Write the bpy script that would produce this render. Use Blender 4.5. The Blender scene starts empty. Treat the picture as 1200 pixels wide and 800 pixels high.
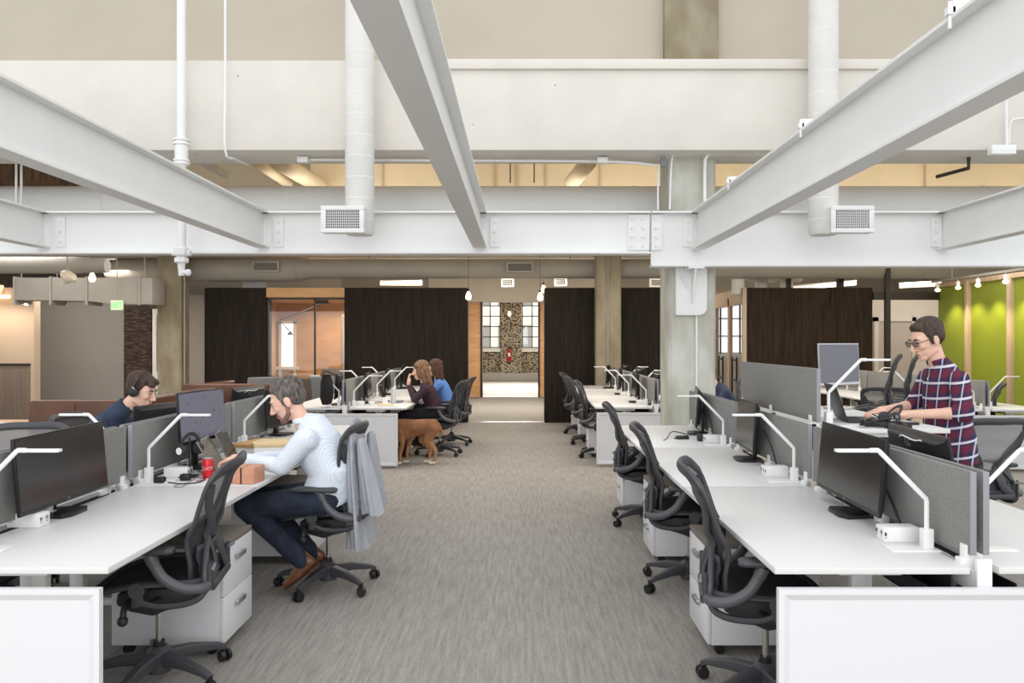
import bpy, bmesh, math, random
from math import sin, cos, pi, radians as R
from mathutils import Vector as V, Matrix, Euler
random.seed(7)
SC = bpy.context.scene
COL = SC.collection

# ---------------------------------------------------------------- camera, world, lights, exposure
FPX, VX, CAMZ = 930.0, 609.0, 1.6
cd = bpy.data.cameras.new('camera'); cam = bpy.data.objects.new('camera', cd); COL.objects.link(cam)
cam.location = (0, 0, CAMZ); cam.rotation_euler = (R(90), 0, 0)
cd.sensor_width = 36; cd.lens = 36*FPX/1200; cd.shift_x = (600-VX)/1200; cd.clip_end = 200; cd.clip_start = .05
SC.camera = cam
w = bpy.data.worlds.new('world'); SC.world = w; w.use_nodes = True
bg = w.node_tree.nodes['Background']; bg.inputs[0].default_value = (.93, .96, 1, 1); bg.inputs[1].default_value = 1.3
SC.view_settings.view_transform = 'Standard'; SC.view_settings.look = 'None'
SC.view_settings.gamma = 1; SC.view_settings.use_curve_mapping = False; SC.view_settings.exposure = 0.13
SC.cycles.max_bounces = 8; SC.cycles.diffuse_bounces = 4; SC.cycles.glossy_bounces = 3
SC.cycles.transparent_max_bounces = 12; SC.cycles.sample_clamp_indirect = 6

def area(name, loc, sx, sy, power, col=(1, .9, .76), rot=(0, 0, 0)):
    l = bpy.data.lights.new(name, 'AREA'); l.shape = 'RECTANGLE'; l.size = sx; l.size_y = sy; l.energy = power; l.color = col
    o = bpy.data.objects.new(name, l); COL.objects.link(o); o.location = loc; o.rotation_euler = rot
    return o
# daylight from the tall window wall behind the photographer
area('window_daylight', (-1.0, -3.2, 3.6), 9, 4.5, 270, (1, .985, .96), (R(78), 0, 0))
# unseen area lights added to brighten the rear bays, no fixtures
for lx in (-8.5, -5.2, -1.9, 1.4, 4.7, 8.0):
    for ly in (10.3, 13.0):
        area('rear_fill_light', (lx, ly, 3.3), 2.2, 1.2, 44, (1, .95, .89))
    area('slot_fill_light', (lx, 9.85, 3.2), 2.6, .3, 13, (1, .95, .86), (R(130), 0, 0))  # added fill hidden behind the cross beam, brightens the slot bulkhead
    area('rear_ceiling_fill', (lx, 18.4, 2.75), 2.4, 1.2, 34, (1, .95, .88), (R(180), 0, 0))  # added upward fill for the rear ceiling, no real lamp
area('added_fill_light', (-8.9, 15.3, 3.0), 2.5, .5, 60, (1, .93, .82))  # added fill so the grey lounge wall is not dark
area('added_fill_light', (0, 19, 3.3), 5, .6, 190, (1, .95, .88))  # added fill for the passage behind the opening, not a lounge lamp
area('hall_daylight', (-.2, 31.5, 2.0), 3.2, 1.8, 110, (1, .99, .97), (R(-90), 0, 0))
area('hall_light_beam', (-.2, 27.5, 3.1), 2.5, 2.5, 110, (1, .98, .94))
area('meeting_light_beam', (-4.2, 19.2, 2.40), 1.7, .12, 30, (1, .78, .5))
area('meeting_ceiling_beam', (-4.2, 17.4, 2.42), 1.4, .5, 30, (1, .90, .74))
area('cove_light_beam', (-9.6, 14.6, 2.3), 1.2, .08, 12, (1, .87, .70))
area('right_room_beam', (9.3, 17.0, 3.2), 2, 1.6, 110, (1, .92, .80))

# ---------------------------------------------------------------- materials
def lin(c):
    return tuple(((v/255)/12.92 if v/255 <= .04045 else ((v/255+.055)/1.055)**2.4) for v in c)
MATS = {}
def mat(name, rgb, rough=.5, metal=0, var=0, scale=8, stretch=(1, 1, 1), bump=0, bscale=60, spec=.5, alpha=1, emit=0, c2=None, lo=.35, hi=.65, detail=4):
    if name in MATS: return MATS[name]
    m = bpy.data.materials.new(name); m.use_nodes = True; nt = m.node_tree; N = nt.nodes; L = nt.links
    b = N['Principled BSDF']; c = lin(rgb)
    b.inputs['Base Color'].default_value = (*c, 1); b.inputs['Roughness'].default_value = rough
    b.inputs['Metallic'].default_value = metal; b.inputs['Specular IOR Level'].default_value = spec
    tc = N.new('ShaderNodeTexCoord'); mp = N.new('ShaderNodeMapping'); mp.inputs['Scale'].default_value = stretch
    L.new(tc.outputs['Object'], mp.inputs[0])
    if var or c2:
        n = N.new('ShaderNodeTexNoise'); n.inputs['Scale'].default_value = scale; n.inputs['Detail'].default_value = detail
        L.new(mp.outputs[0], n.inputs[0])
        r = N.new('ShaderNodeValToRGB'); r.color_ramp.elements[0].position = lo; r.color_ramp.elements[1].position = hi
        a = lin(c2) if c2 else tuple(v*(1-var) for v in c)
        r.color_ramp.elements[0].color = (*a, 1); r.color_ramp.elements[1].color = (*(c if c2 else tuple(min(1, v*(1+var*.5)) for v in c)), 1)
        L.new(n.outputs[0], r.inputs[0]); L.new(r.outputs[0], b.inputs['Base Color'])
    if bump:
        n2 = N.new('ShaderNodeTexNoise'); n2.inputs['Scale'].default_value = bscale; n2.inputs['Detail'].default_value = 3
        L.new(mp.outputs[0], n2.inputs[0]); bp = N.new('ShaderNodeBump'); bp.inputs['Strength'].default_value = bump; bp.inputs['Distance'].default_value = .01
        L.new(n2.outputs[0], bp.inputs['Height']); L.new(bp.outputs[0], b.inputs['Normal'])
    if alpha < 1: b.inputs['Alpha'].default_value = alpha
    if emit:
        b.inputs['Emission Color'].default_value = (*c, 1); b.inputs['Emission Strength'].default_value = emit
    MATS[name] = m
    return m
def nodes(m): return m.node_tree.nodes, m.node_tree.links, m.node_tree.nodes['Principled BSDF']
def mth(N, L, op, a, b=None, c=None):
    n = N.new('ShaderNodeMath'); n.operation = op
    for i, x in enumerate((a, b, c)):
        if x is None: continue
        if hasattr(x, 'links'): L.new(x, n.inputs[i])
        else: n.inputs[i].default_value = x
    return n.outputs[0]
def mixc(N, L, f, a, b):
    n = N.new('ShaderNodeMix'); n.data_type = 'RGBA'
    L.new(f, n.inputs[0]) if hasattr(f, 'links') else setattr(n.inputs[0], 'default_value', f)
    for i, x in ((6, a), (7, b)):
        if hasattr(x, 'links'): L.new(x, n.inputs[i])
        else: n.inputs[i].default_value = (*lin(x), 1)
    return n.outputs[2]

WHITE = mat('white_laminate', (219, 218, 216), .42, bump=.02, bscale=200, spec=.35)
PANELW = mat('white_panel', (224, 224, 226), .5)
CABW = mat('white_cabinet_metal', (222, 222, 224), .4)
STEEL = mat('white_painted_steel', (233, 233, 231), .5, var=.02, scale=3)
DUCTW = mat('off_white_duct', (222, 220, 214), .6, var=.04, scale=4)
DUCTG = mat('grey_duct', (164, 159, 150), .55, var=.06, scale=2)
DUCTB = mat('pale_duct', (226, 227, 226), .5, var=.03, scale=2)
WHITELAMP = mat('white_lamp_paint', (235, 235, 233), .35)
BEAMC = mat('painted_concrete', (219, 214, 205), .8, var=.04, scale=2.5, bump=.25, bscale=14)
def pits(m):
    N, L, b = nodes(m); tc = N.new('ShaderNodeTexCoord'); n = N.new('ShaderNodeTexVoronoi'); n.inputs['Scale'].default_value = 3.2
    L.new(tc.outputs['Object'], n.inputs[0])
    f = mth(N, L, 'LESS_THAN', n.outputs['Distance'], .035)
    src = b.inputs['Base Color'].links[0].from_socket
    L.new(mixc(N, L, f, src, (150, 140, 126)), b.inputs['Base Color'])
pits(BEAMC)
BEIGE = mat('beige_plaster', (188, 179, 162), .85, var=.05, scale=1.2)
CREAMC = mat('cream_ceiling', (232, 214, 182), .85, var=.08, scale=1.5)
WOODCEIL = mat('old_wood_deck', (112, 84, 58), .7, c2=(62, 44, 30), scale=3, stretch=(6, .4, 1))
CONC = mat('grey_concrete', (176, 172, 158), .85, c2=(142, 134, 114), scale=2.2, stretch=(1.5, 1.5, .7), bump=.25, bscale=30, detail=8)
CONCB = mat('brown_concrete', (160, 150, 128), .85, c2=(134, 122, 98), scale=2.6, stretch=(1.5, 1.5, .7), bump=.25, bscale=30, detail=8)
CONCL = mat('pale_column_concrete', (204, 204, 194), .85, c2=(176, 174, 160), scale=2.6, stretch=(1.6, 1.6, .8), bump=.2, bscale=30, detail=8)
GREYW = mat('grey_wall_paint', (148, 144, 140), .8, var=.03, scale=1)
LGREYW = mat('light_grey_paint', (176, 170, 162), .8)
TANW = mat('tan_wall_paint', (200, 178, 156), .8)
BROWNWOOD = mat('charred_brown_wood', (70, 50, 34), .7, c2=(20, 14, 10), scale=6.5, stretch=(7, 7, .3), bump=.3, bscale=14, lo=.3, hi=.85, detail=8, spec=.25)
BLACKWOOD = mat('charred_wood', (50, 38, 28), .7, c2=(12, 9, 7), scale=6.5, stretch=(7, 7, .3), bump=.3, bscale=14, lo=.3, hi=.85, detail=8, spec=.25)
PLY = mat('plywood', (212, 166, 112), .5, c2=(196, 148, 94), scale=2.4, stretch=(1, 1, 2.4), detail=6)
MAPLE = mat('maple_panel', (228, 178, 130), .5, c2=(214, 160, 112), scale=2.0, stretch=(1, 1, 7), detail=6)
GREEN = mat('green_panel', (138, 152, 46), .6, var=.05, scale=1)
POSTW = mat('pale_wood_post', (196, 172, 148), .6, var=.1, scale=4, stretch=(4, 4, .5))
DARKSTEEL = mat('dark_steel', (46, 38, 33), .5)
BLACK = mat('black_plastic', (26, 26, 28), .4)
CHAIRF = mat('graphite_plastic', (66, 66, 70), .45)
CHAIRD = mat('dark_graphite_plastic', (48, 48, 51), .5)
SCREENOFF = mat('dark_display', (38, 35, 33), .22, spec=.5)
SILVER = mat('silver_metal', (190, 190, 192), .3, metal=.9)
CHROME = mat('chrome_metal', (200, 198, 192), .18, metal=1)
GREYPL = mat('grey_plastic', (120, 122, 126), .45)
FELT = mat('grey_screen_fabric', (144, 143, 140), .95, c2=(122, 121, 118), scale=160, bump=.3, bscale=300, detail=3)
FELTEDGE = mat('grey_screen_edge', (148, 148, 153), .8, bump=.2, bscale=200)
CUSHION = mat('taupe_felt_pad', (122, 114, 106), .95, bump=.3, bscale=200)
LEATHER = mat('brown_leather', (100, 58, 30), .32, c2=(70, 37, 17), scale=2.5, bump=.15, bscale=40)
TABLEW = mat('light_oak', (206, 172, 132), .5, var=.12, scale=3, stretch=(1, 8, 1))
CARD = mat('cardboard', (196, 150, 98), .8)
WOODL = mat('pale_wood_board', (226, 200, 150), .6)
PAPER = mat('white_paper', (240, 240, 238), .8)
TERRA = mat('terracotta', (206, 148, 120), .7, var=.12, scale=30)
RED = mat('red_can', (206, 28, 38), .3)
WHT = mat('white_ink', (245, 245, 245), .5)
ALU = mat('aluminium', (200, 200, 204), .3, metal=.9)
BRASSY = mat('bulb_glass', (255, 226, 170), .3, emit=9)
LAMPON = mat('warm_lamp_face', (255, 230, 170), .3, emit=14)
TUBEON = mat('fluorescent_tube', (255, 238, 205), .3, emit=1.3)
GREENEM = mat('exit_green', (60, 200, 90), .5, emit=.5)
SIGNW = mat('exit_sign_face', (205, 225, 190), .5, emit=.25)
REDP = mat('red_paint', (190, 30, 36), .35)
SKIN = mat('skin', (224, 172, 148), .55, var=.05, scale=12); SKINP = mat('pale_skin', (232, 188, 166), .55, var=.05, scale=12)
EYEW = mat('eye_white', (176, 166, 160), .3); IRIS = mat('iris_dark', (50, 36, 28), .3)
LIP = mat('lip', (186, 116, 100), .5)
def hairm(name, a, b): return mat(name, a, .6, c2=b, scale=18, stretch=(3, 3, 1), bump=.9, bscale=60, detail=6)
HAIRG = hairm('greying_hair', (126, 118, 112), (62, 54, 50)); HAIRB = hairm('brown_hair', (88, 62, 46), (46, 32, 24))
HAIRT = hairm('chestnut_hair', (96, 58, 38), (48, 28, 20)); HAIRL = hairm('light_brown_hair', (150, 112, 80), (92, 64, 44)); HAIRD = hairm('dark_brown_hair', (84, 62, 50), (48, 34, 28))
BEARD = mat('beard_stubble', (112, 88, 76), .8, c2=(150, 112, 96), scale=60, bump=.4, bscale=150)
JEANS = mat('dark_denim', (38, 46, 64), .9, c2=(26, 31, 44), scale=14, bump=.4, bscale=40)
NAVY = mat('navy_jumper', (56, 68, 92), .9, c2=(46, 56, 78), scale=10, bump=.3, bscale=60)
PLUM = mat('plum_cardigan', (60, 38, 50), .9, var=.2, scale=10, bump=.4, bscale=60)
BLUE = mat('blue_blouse', (92, 136, 204), .8, var=.1, scale=8)
BLACKC = mat('black_cloth', (28, 27, 30), .9)
SHOE = mat('tan_leather_shoe', (118, 78, 54), .35, var=.25, scale=10)
SHOESOLE = mat('shoe_sole', (70, 44, 30), .6)
BLAZER = mat('grey_blazer_cloth', (172, 174, 180), .9, var=.06, scale=20, bump=.5, bscale=70)
GREYCH = mat('grey_upholstery', (128, 130, 132), .9)
LINING = mat('taupe_upholstery', (96, 84, 76), .9)
BARK = mat('dark_bark_mural', (118, 84, 64), .7, c2=(26, 19, 17), scale=7, stretch=(1, 1, 3.5), lo=.42, hi=.8, detail=8)
SLAT = mat('grey_brown_wainscot', (120, 104, 92), .7, var=.15, scale=2, stretch=(12, 12, .3))
WBOARD = mat('whiteboard_grey', (180, 176, 170), .35)
FACADE = mat('glowing_cream_facade', (232, 222, 202), .9, emit=.55)  # emission stands in for daylight falling on the facade
WINDARK = mat('facade_window', (176, 172, 162), .4)
MULL = mat('black_mullion', (38, 36, 36), .5)
SILLM = mat('white_sill', (240, 238, 232), .6)
def glassm():
    m = mat('clear_glass', (255, 255, 255), .02); N, L, b = nodes(m)
    t = N.new('ShaderNodeBsdfTransparent'); g = N.new('ShaderNodeBsdfGlossy'); g.inputs['Roughness'].default_value = .02
    x = N.new('ShaderNodeMixShader'); x.inputs[0].default_value = .07; L.new(t.outputs[0], x.inputs[1]); L.new(g.outputs[0], x.inputs[2])
    L.new(x.outputs[0], N['Material Output'].inputs[0]); return m
GLASS = glassm()
def meshm(name, rgb, a):
    m = mat(name, rgb, .7); N, L, b = nodes(m)
    t = N.new('ShaderNodeBsdfTransparent'); x = N.new('ShaderNodeMixShader'); x.inputs[0].default_value = a
    L.new(t.outputs[0], x.inputs[1]); L.new(b.outputs[0], x.inputs[2]); L.new(x.outputs[0], N['Material Output'].inputs[0]); return m
CHAIRM = meshm('woven_chair_mesh', (58, 58, 61), .80)
CHAIRMG = meshm('woven_grey_chair_mesh', (128, 126, 128), .72)
def carpet():
    m = mat('streaked_carpet', (140, 134, 127), .95, spec=.1); N, L, b = nodes(m)
    tc = N.new('ShaderNodeTexCoord')
    def nz(sx, sy, sc, det=5):
        mp = N.new('ShaderNodeMapping'); mp.inputs['Scale'].default_value = (sx, sy, 1); L.new(tc.outputs['Object'], mp.inputs[0])
        n = N.new('ShaderNodeTexNoise'); n.inputs['Scale'].default_value = sc; n.inputs['Detail'].default_value = det; L.new(mp.outputs[0], n.inputs[0]); return n.outputs[0]
    br = N.new('ShaderNodeTexBrick'); mp = N.new('ShaderNodeMapping'); mp.inputs['Rotation'].default_value = (0, 0, R(90)); L.new(tc.outputs['Object'], mp.inputs[0]); L.new(mp.outputs[0], br.inputs[0])
    br.inputs['Scale'].default_value = 1; br.inputs['Brick Width'].default_value = 1.0; br.inputs['Row Height'].default_value = .25; br.inputs['Mortar Size'].default_value = .0
    br.inputs['Color1'].default_value = (.44, .44, .44, 1); br.inputs['Color2'].default_value = (.56, .56, .56, 1)
    a = nz(30, 2.2, 1.6); f = nz(110, 9, 2.2); g = nz(1, 1, 260, 2)
    s = mth(N, L, 'MULTIPLY_ADD', a, .55, mth(N, L, 'MULTIPLY_ADD', f, .45, mth(N, L, 'MULTIPLY', g, .28)))
    s = mth(N, L, 'ADD', s, mth(N, L, 'MULTIPLY', br.outputs[0], .22))
    r = N.new('ShaderNodeValToRGB'); e = r.color_ramp.elements; e[0].position = .56; e[1].position = .94
    e[0].color = (*lin((128, 124, 119)), 1); e[1].color = (*lin((170, 165, 158)), 1)
    L.new(s, r.inputs[0]); L.new(r.outputs[0], b.inputs['Base Color']); return m
CARPET = carpet()
def brickm():
    m = mat('worn_brick', (190, 180, 160), .9); N, L, b = nodes(m)
    tc = N.new('ShaderNodeTexCoord'); mp = N.new('ShaderNodeMapping'); mp.inputs['Rotation'].default_value = (R(90), 0, 0); L.new(tc.outputs['Object'], mp.inputs[0])
    br = N.new('ShaderNodeTexBrick'); L.new(mp.outputs[0], br.inputs[0]); br.inputs['Scale'].default_value = 1
    br.inputs['Brick Width'].default_value = .22; br.inputs['Row Height'].default_value = .075; br.inputs['Mortar Size'].default_value = .008
    br.inputs['Color1'].default_value = (*lin((186, 172, 146)), 1); br.inputs['Color2'].default_value = (*lin((140, 124, 100)), 1); br.inputs['Mortar'].default_value = (*lin((210, 200, 180)), 1)
    n = N.new('ShaderNodeTexNoise'); n.inputs['Scale'].default_value = 13; n.inputs['Detail'].default_value = 6; L.new(tc.outputs['Object'], n.inputs[0])
    f = mth(N, L, 'GREATER_THAN', n.outputs[0], .53)
    L.new(mixc(N, L, f, br.outputs[0], (72, 64, 56)), b.inputs['Base Color']); return m
BRICK = brickm()
def plaid():
    m = mat('plaid_cotton', (48, 50, 78), .9); N, L, b = nodes(m)
    tc = N.new('ShaderNodeTexCoord'); sp = N.new('ShaderNodeSeparateXYZ'); L.new(tc.outputs['Object'], sp.inputs[0])
    u = mth(N, L, 'ADD', sp.outputs[1], mth(N, L, 'MULTIPLY', sp.outputs[0], .8))
    u = mth(N, L, 'ADD', u, mth(N, L, 'MULTIPLY', sp.outputs[2], .12)); z = mth(N, L, 'ADD', sp.outputs[2], mth(N, L, 'MULTIPLY', sp.outputs[1], .18))
    P = .097
    def band(x, off, wd):
        return mth(N, L, 'LESS_THAN', mth(N, L, 'FRACT', mth(N, L, 'DIVIDE', mth(N, L, 'ADD', x, off+10), P)), wd)
    h, v = band(z, 0, .15), band(u, 0, .10)
    rh, rv = band(z, .055, .42), band(u, .06, .42)
    base = mixc(N, L, mth(N, L, 'MULTIPLY', mth(N, L, 'ADD', rh, rv), .5), (38, 44, 76), (108, 34, 56))
    c = mixc(N, L, mth(N, L, 'MULTIPLY', v, .68), base, (214, 210, 226))
    c = mixc(N, L, mth(N, L, 'MULTIPLY', h, .85), c, (222, 218, 230))
    L.new(c, b.inputs['Base Color']); return m
PLAID = plaid()
def gingham():
    m = mat('fine_check_cotton', (225, 232, 242), .9); N, L, b = nodes(m)
    tc = N.new('ShaderNodeTexCoord'); sp = N.new('ShaderNodeSeparateXYZ'); L.new(tc.outputs['Object'], sp.inputs[0])
    P = .014
    def band(x): return mth(N, L, 'LESS_THAN', mth(N, L, 'FRACT', mth(N, L, 'DIVIDE', mth(N, L, 'ADD', x, 10), P)), .34)
    f = mth(N, L, 'MULTIPLY', mth(N, L, 'ADD', band(sp.outputs[2]), band(mth(N, L, 'ADD', sp.outputs[1], sp.outputs[0]))), .5)
    L.new(mixc(N, L, f, (234, 239, 246), (204, 217, 235)), b.inputs['Base Color'])
    n2 = N.new('ShaderNodeTexNoise'); n2.inputs['Scale'].default_value = 9; L.new(tc.outputs['Object'], n2.inputs[0]); bp = N.new('ShaderNodeBump'); bp.inputs['Strength'].default_value = .5; bp.inputs['Distance'].default_value = .02
    L.new(n2.outputs[0], bp.inputs['Height']); L.new(bp.outputs[0], b.inputs['Normal']); return m
CHECK = gingham()
def dogm():
    m = mat('rust_dog_fur', (152, 104, 70), .85, c2=(116, 76, 48), scale=9, bump=.6, bscale=90); N, L, b = nodes(m)
    tc = N.new('ShaderNodeTexCoord'); sp = N.new('ShaderNodeSeparateXYZ'); L.new(tc.outputs['Object'], sp.inputs[0])
    src = b.inputs['Base Color'].links[0].from_socket
    f = mth(N, L, 'LESS_THAN', sp.outputs[2], .045)
    g = N.new('ShaderNodeMapRange'); g.inputs[1].default_value = .46; g.inputs[2].default_value = .2; L.new(sp.outputs[2], g.inputs[0])
    c = mixc(N, L, mth(N, L, 'MULTIPLY', g.outputs[0], .45), src, (214, 160, 110))
    L.new(mixc(N, L, f, c, (236, 226, 212)), b.inputs['Base Color']); return m
DOGFUR = dogm()
def screenon():
    m = mat('lit_display', (150, 152, 168), .25); N, L, b = nodes(m)
    tc = N.new('ShaderNodeTexCoord'); n = N.new('ShaderNodeTexVoronoi'); n.inputs['Scale'].default_value = 22; L.new(tc.outputs['Object'], n.inputs[0])
    f = mth(N, L, 'LESS_THAN', n.outputs['Distance'], .13)
    c = mixc(N, L, f, (112, 112, 126), (66, 54, 70)); L.new(c, b.inputs['Base Color']); L.new(c, b.inputs['Emission Color']); b.inputs['Emission Strength'].default_value = .22
    return m
SCREENON = screenon()
SCREENG = mat('pale_lit_display', (100, 99, 108), .3, emit=.1)

# ---------------------------------------------------------------- mesh helpers
SPLIT = set('carrier clamp flange edge_binding caster mounting_bracket screen_clamp lumbar_lever lumbar_pad seam coupling hanger window_handle leg foot door_frame bracket knob back_spine slot lens block_half bolt_plate stand_neck end_bracket'.split())
class MB:
    def __init__(s): s.v = []; s.f = []
    def add(s, vs, fs, M=None):
        o = len(s.v)
        s.v += [tuple(M @ V(p)) if M else tuple(p) for p in vs]
        s.f += [tuple(i+o for i in f) for f in fs]
        return s
    def box(s, c, d, rot=None):
        x, y, z = (k/2 for k in d)
        vs = [(-x,-y,-z),(x,-y,-z),(x,y,-z),(-x,y,-z),(-x,-y,z),(x,-y,z),(x,y,z),(-x,y,z)]
        M = Matrix.Translation(c) @ (Euler(rot).to_matrix().to_4x4() if rot else Matrix())
        return s.add(vs, [(0,3,2,1),(4,5,6,7),(0,1,5,4),(1,2,6,5),(2,3,7,6),(3,0,4,7)], M)
    def b2(s, x0, x1, y0, y1, z0, z1): return s.box(((x0+x1)/2, (y0+y1)/2, (z0+z1)/2), (abs(x1-x0), abs(y1-y0), abs(z1-z0)))
    def prism(s, poly, axis, a, b):
        n = len(poly)
        def P(p, t): return {'x': (t, p[0], p[1]), 'y': (p[0], t, p[1]), 'z': (p[0], p[1], t)}[axis]
        s.add([P(p, a) for p in poly]+[P(p, b) for p in poly], [tuple(range(n))[::-1], tuple(range(n, 2*n))]+[(i, (i+1) % n, n+(i+1) % n, n+i) for i in range(n)])
        return s
    def tube(s, pts, r, n=10, closed=False, flat=None, up=None, caps=True):
        """sweep; r float or list; flat=(a,b) half sizes of an elliptical section scaled by r (then r is a factor)"""
        P = [V(p) for p in pts]; m = len(P); rr = r if isinstance(r, (list, tuple)) else [r]*m
        T = []
        for i in range(m):
            a = P[(i-1) % m] if (closed or i > 0) else P[i]; b = P[(i+1) % m] if (closed or i < m-1) else P[i]
            T.append((b-a).normalized())
        u = V(up) if up else (V((0, 0, 1)) if abs(T[0].z) < .9 else V((1, 0, 0)))
        rings = []
        for i in range(m):
            t = T[i]
            if up: u = V(up)
            u = (u - t*u.dot(t)); u = u.normalized() if u.length > 1e-6 else t.orthogonal().normalized()
            w_ = t.cross(u)
            fa, fb = flat if flat else (1, 1)
            rings.append([P[i] + (u*cos(2*pi*k/n)*fa + w_*sin(2*pi*k/n)*fb)*rr[i] for k in range(n)])
        vs = [p for ring in rings for p in ring]; fs = []
        for i in range(m if closed else m-1):
            j = (i+1) % m
            for k in range(n): fs.append((i*n+k, i*n+(k+1) % n, j*n+(k+1) % n, j*n+k))
        if not closed and caps: fs += [tuple(range(n))[::-1], tuple((m-1)*n+k for k in range(n))]
        return s.add(vs, fs)
    def cyl(s, p0, p1, r0, r1=None, n=18): return s.tube([p0, p1], [r0, r0 if r1 is None else r1], n)
    def lathe(s, prof, c=(0, 0, 0), n=24, M=None):
        m = len(prof); vs = [(r*cos(2*pi*k/n), r*sin(2*pi*k/n), z) for r, z in prof for k in range(n)]
        fs = [(i*n+k, i*n+(k+1) % n, (i+1)*n+(k+1) % n, (i+1)*n+k) for i in range(m-1) for k in range(n)]
        fs += [tuple(range(n))[::-1], tuple((m-1)*n+k for k in range(n))]
        return s.add(vs, fs, Matrix.Translation(c) @ (M or Matrix()))
    def ell(s, c, r, M=None, n=18, m=11):
        vs = []; fs = []
        for i in range(1, m):
            a = pi*i/m
            vs += [(sin(a)*cos(2*pi*k/n)*r[0], sin(a)*sin(2*pi*k/n)*r[1], cos(a)*r[2]) for k in range(n)]
        t = len(vs); vs += [(0, 0, r[2]), (0, 0, -r[2])]
        for i in range(m-2):
            for k in range(n): fs.append((i*n+k, (i+1)*n+k, (i+1)*n+(k+1) % n, i*n+(k+1) % n))
        for k in range(n):
            fs.append((t, k, (k+1) % n)); fs.append((t+1, (m-2)*n+(k+1) % n, (m-2)*n+k))
        return s.add(vs, fs, Matrix.Translation(c) @ (M or Matrix()))
    def cap(s, p0, r0, p1, r1, n=14):
        p0, p1 = V(p0), V(p1); d = p1-p0; L = max(d.length, 1e-5); q = V((0, 0, 1)).rotation_difference(d).to_matrix().to_4x4()
        prof = [(r0*cos(a), r0*sin(a)) for a in [-pi/2*k/4 for k in (3.9, 3, 2, 1, 0)]] + [(r1*cos(a), L+r1*sin(a)) for a in [pi/2*k/4 for k in (0, 1, 2, 3, 3.9)]]
        return s.lathe([(max(a, .0005), b) for a, b in prof], (0, 0, 0), n, Matrix.Translation(p0) @ q)
    def loft(s, secs, side, n=22, power=1.0):
        """secs: (centre, half side, half depth); section plane is spanned by side and path x side"""
        S = V(side).normalized(); C = [V(c) for c, a, b in secs]; vs = []; m = len(secs)
        for i, (c, a, b) in enumerate(secs):
            t = (C[min(i+1, m-1)]-C[max(i-1, 0)]).normalized(); f = t.cross(S).normalized()
            for k in range(n):
                A = 2*pi*k/n; ca, sa = cos(A), sin(A)
                ca = math.copysign(abs(ca)**power, ca); sa = math.copysign(abs(sa)**power, sa)
                vs.append(C[i]+S*ca*a+f*sa*b)
        fs = [(i*n+k, i*n+(k+1) % n, (i+1)*n+(k+1) % n, (i+1)*n+k) for i in range(m-1) for k in range(n)]
        fs += [tuple(range(n))[::-1], tuple((m-1)*n+k for k in range(n))]
        return s.add(vs, fs)
    def sheet(s, fn, nu, nv):
        vs = [fn(i/nu, j/nv) for i in range(nu+1) for j in range(nv+1)]
        return s.add(vs, [(i*(nv+1)+j, (i+1)*(nv+1)+j, (i+1)*(nv+1)+j+1, i*(nv+1)+j+1) for i in range(nu) for j in range(nv)])
    def groups(s):
        """islands of faces, joined where their boxes touch"""
        par = list(range(len(s.v)))
        def fd(i):
            while par[i] != i: par[i] = par[par[i]]; i = par[i]
            return i
        for f in s.f:
            for i in f[1:]: par[fd(i)] = fd(f[0])
        isl = {}
        for f in s.f: isl.setdefault(fd(f[0]), []).append(f)
        G = []
        for fs in isl.values():
            vs = [s.v[i] for f in fs for i in f]; bb = [min(v[k] for v in vs)-.001 for k in range(3)]+[max(v[k] for v in vs)+.001 for k in range(3)]; G.append([bb, fs])
        done = False
        while not done:
            done = True
            for i in range(len(G)):
                for j in range(i+1, len(G)):
                    a, b = G[i][0], G[j][0]
                    if all(a[k] <= b[k+3] and b[k] <= a[k+3] for k in range(3)):
                        G[i] = [[min(a[k], b[k]) for k in range(3)]+[max(a[k], b[k]) for k in range(3, 6)], G[i][1]+G[j][1]]; G.pop(j); done = False; break
                if not done: break
        out = []
        for bb, fs in G:
            ids = sorted({i for f in fs for i in f}); mp = {i: k for k, i in enumerate(ids)}; g = MB(); g.v = [s.v[i] for i in ids]; g.f = [tuple(mp[i] for i in f) for f in fs]; out.append(g)
        return out
    def build(s, name, m, parent=None, **k):
        if parent is not None and name in SPLIT:
            gs = s.groups()
            if len(gs) > 1: return [g.build1(name, m, parent, **k) for g in gs][0]
        return s.build1(name, m, parent, **k)
    def build1(s, name, m, parent=None, bevel=0, smooth=35, seg=2, solid=0, vox=0, sm=5, sub=0):
        bm = bmesh.new(); bvs = [bm.verts.new(p) for p in s.v]
        for f in s.f:
            try: bm.faces.new([bvs[i] for i in f])
            except ValueError: pass
        bmesh.ops.recalc_face_normals(bm, faces=bm.faces[:]) if not vox else None
        if bevel:
            bm.normal_update()
            es = [e for e in bm.edges if len(e.link_faces) == 2 and e.calc_face_angle(0) > R(32)]
            bmesh.ops.bevel(bm, geom=es, offset=bevel, segments=seg, affect='EDGES', profile=.5, clamp_overlap=True)
        me = bpy.data.meshes.new(name); bm.to_mesh(me); bm.free()
        me.materials.append(m)
        if smooth:
            me.polygons.foreach_set('use_smooth', [True]*len(me.polygons)); me.set_sharp_from_angle(angle=R(smooth))
        o = bpy.data.objects.new(name, me); COL.objects.link(o)
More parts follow.
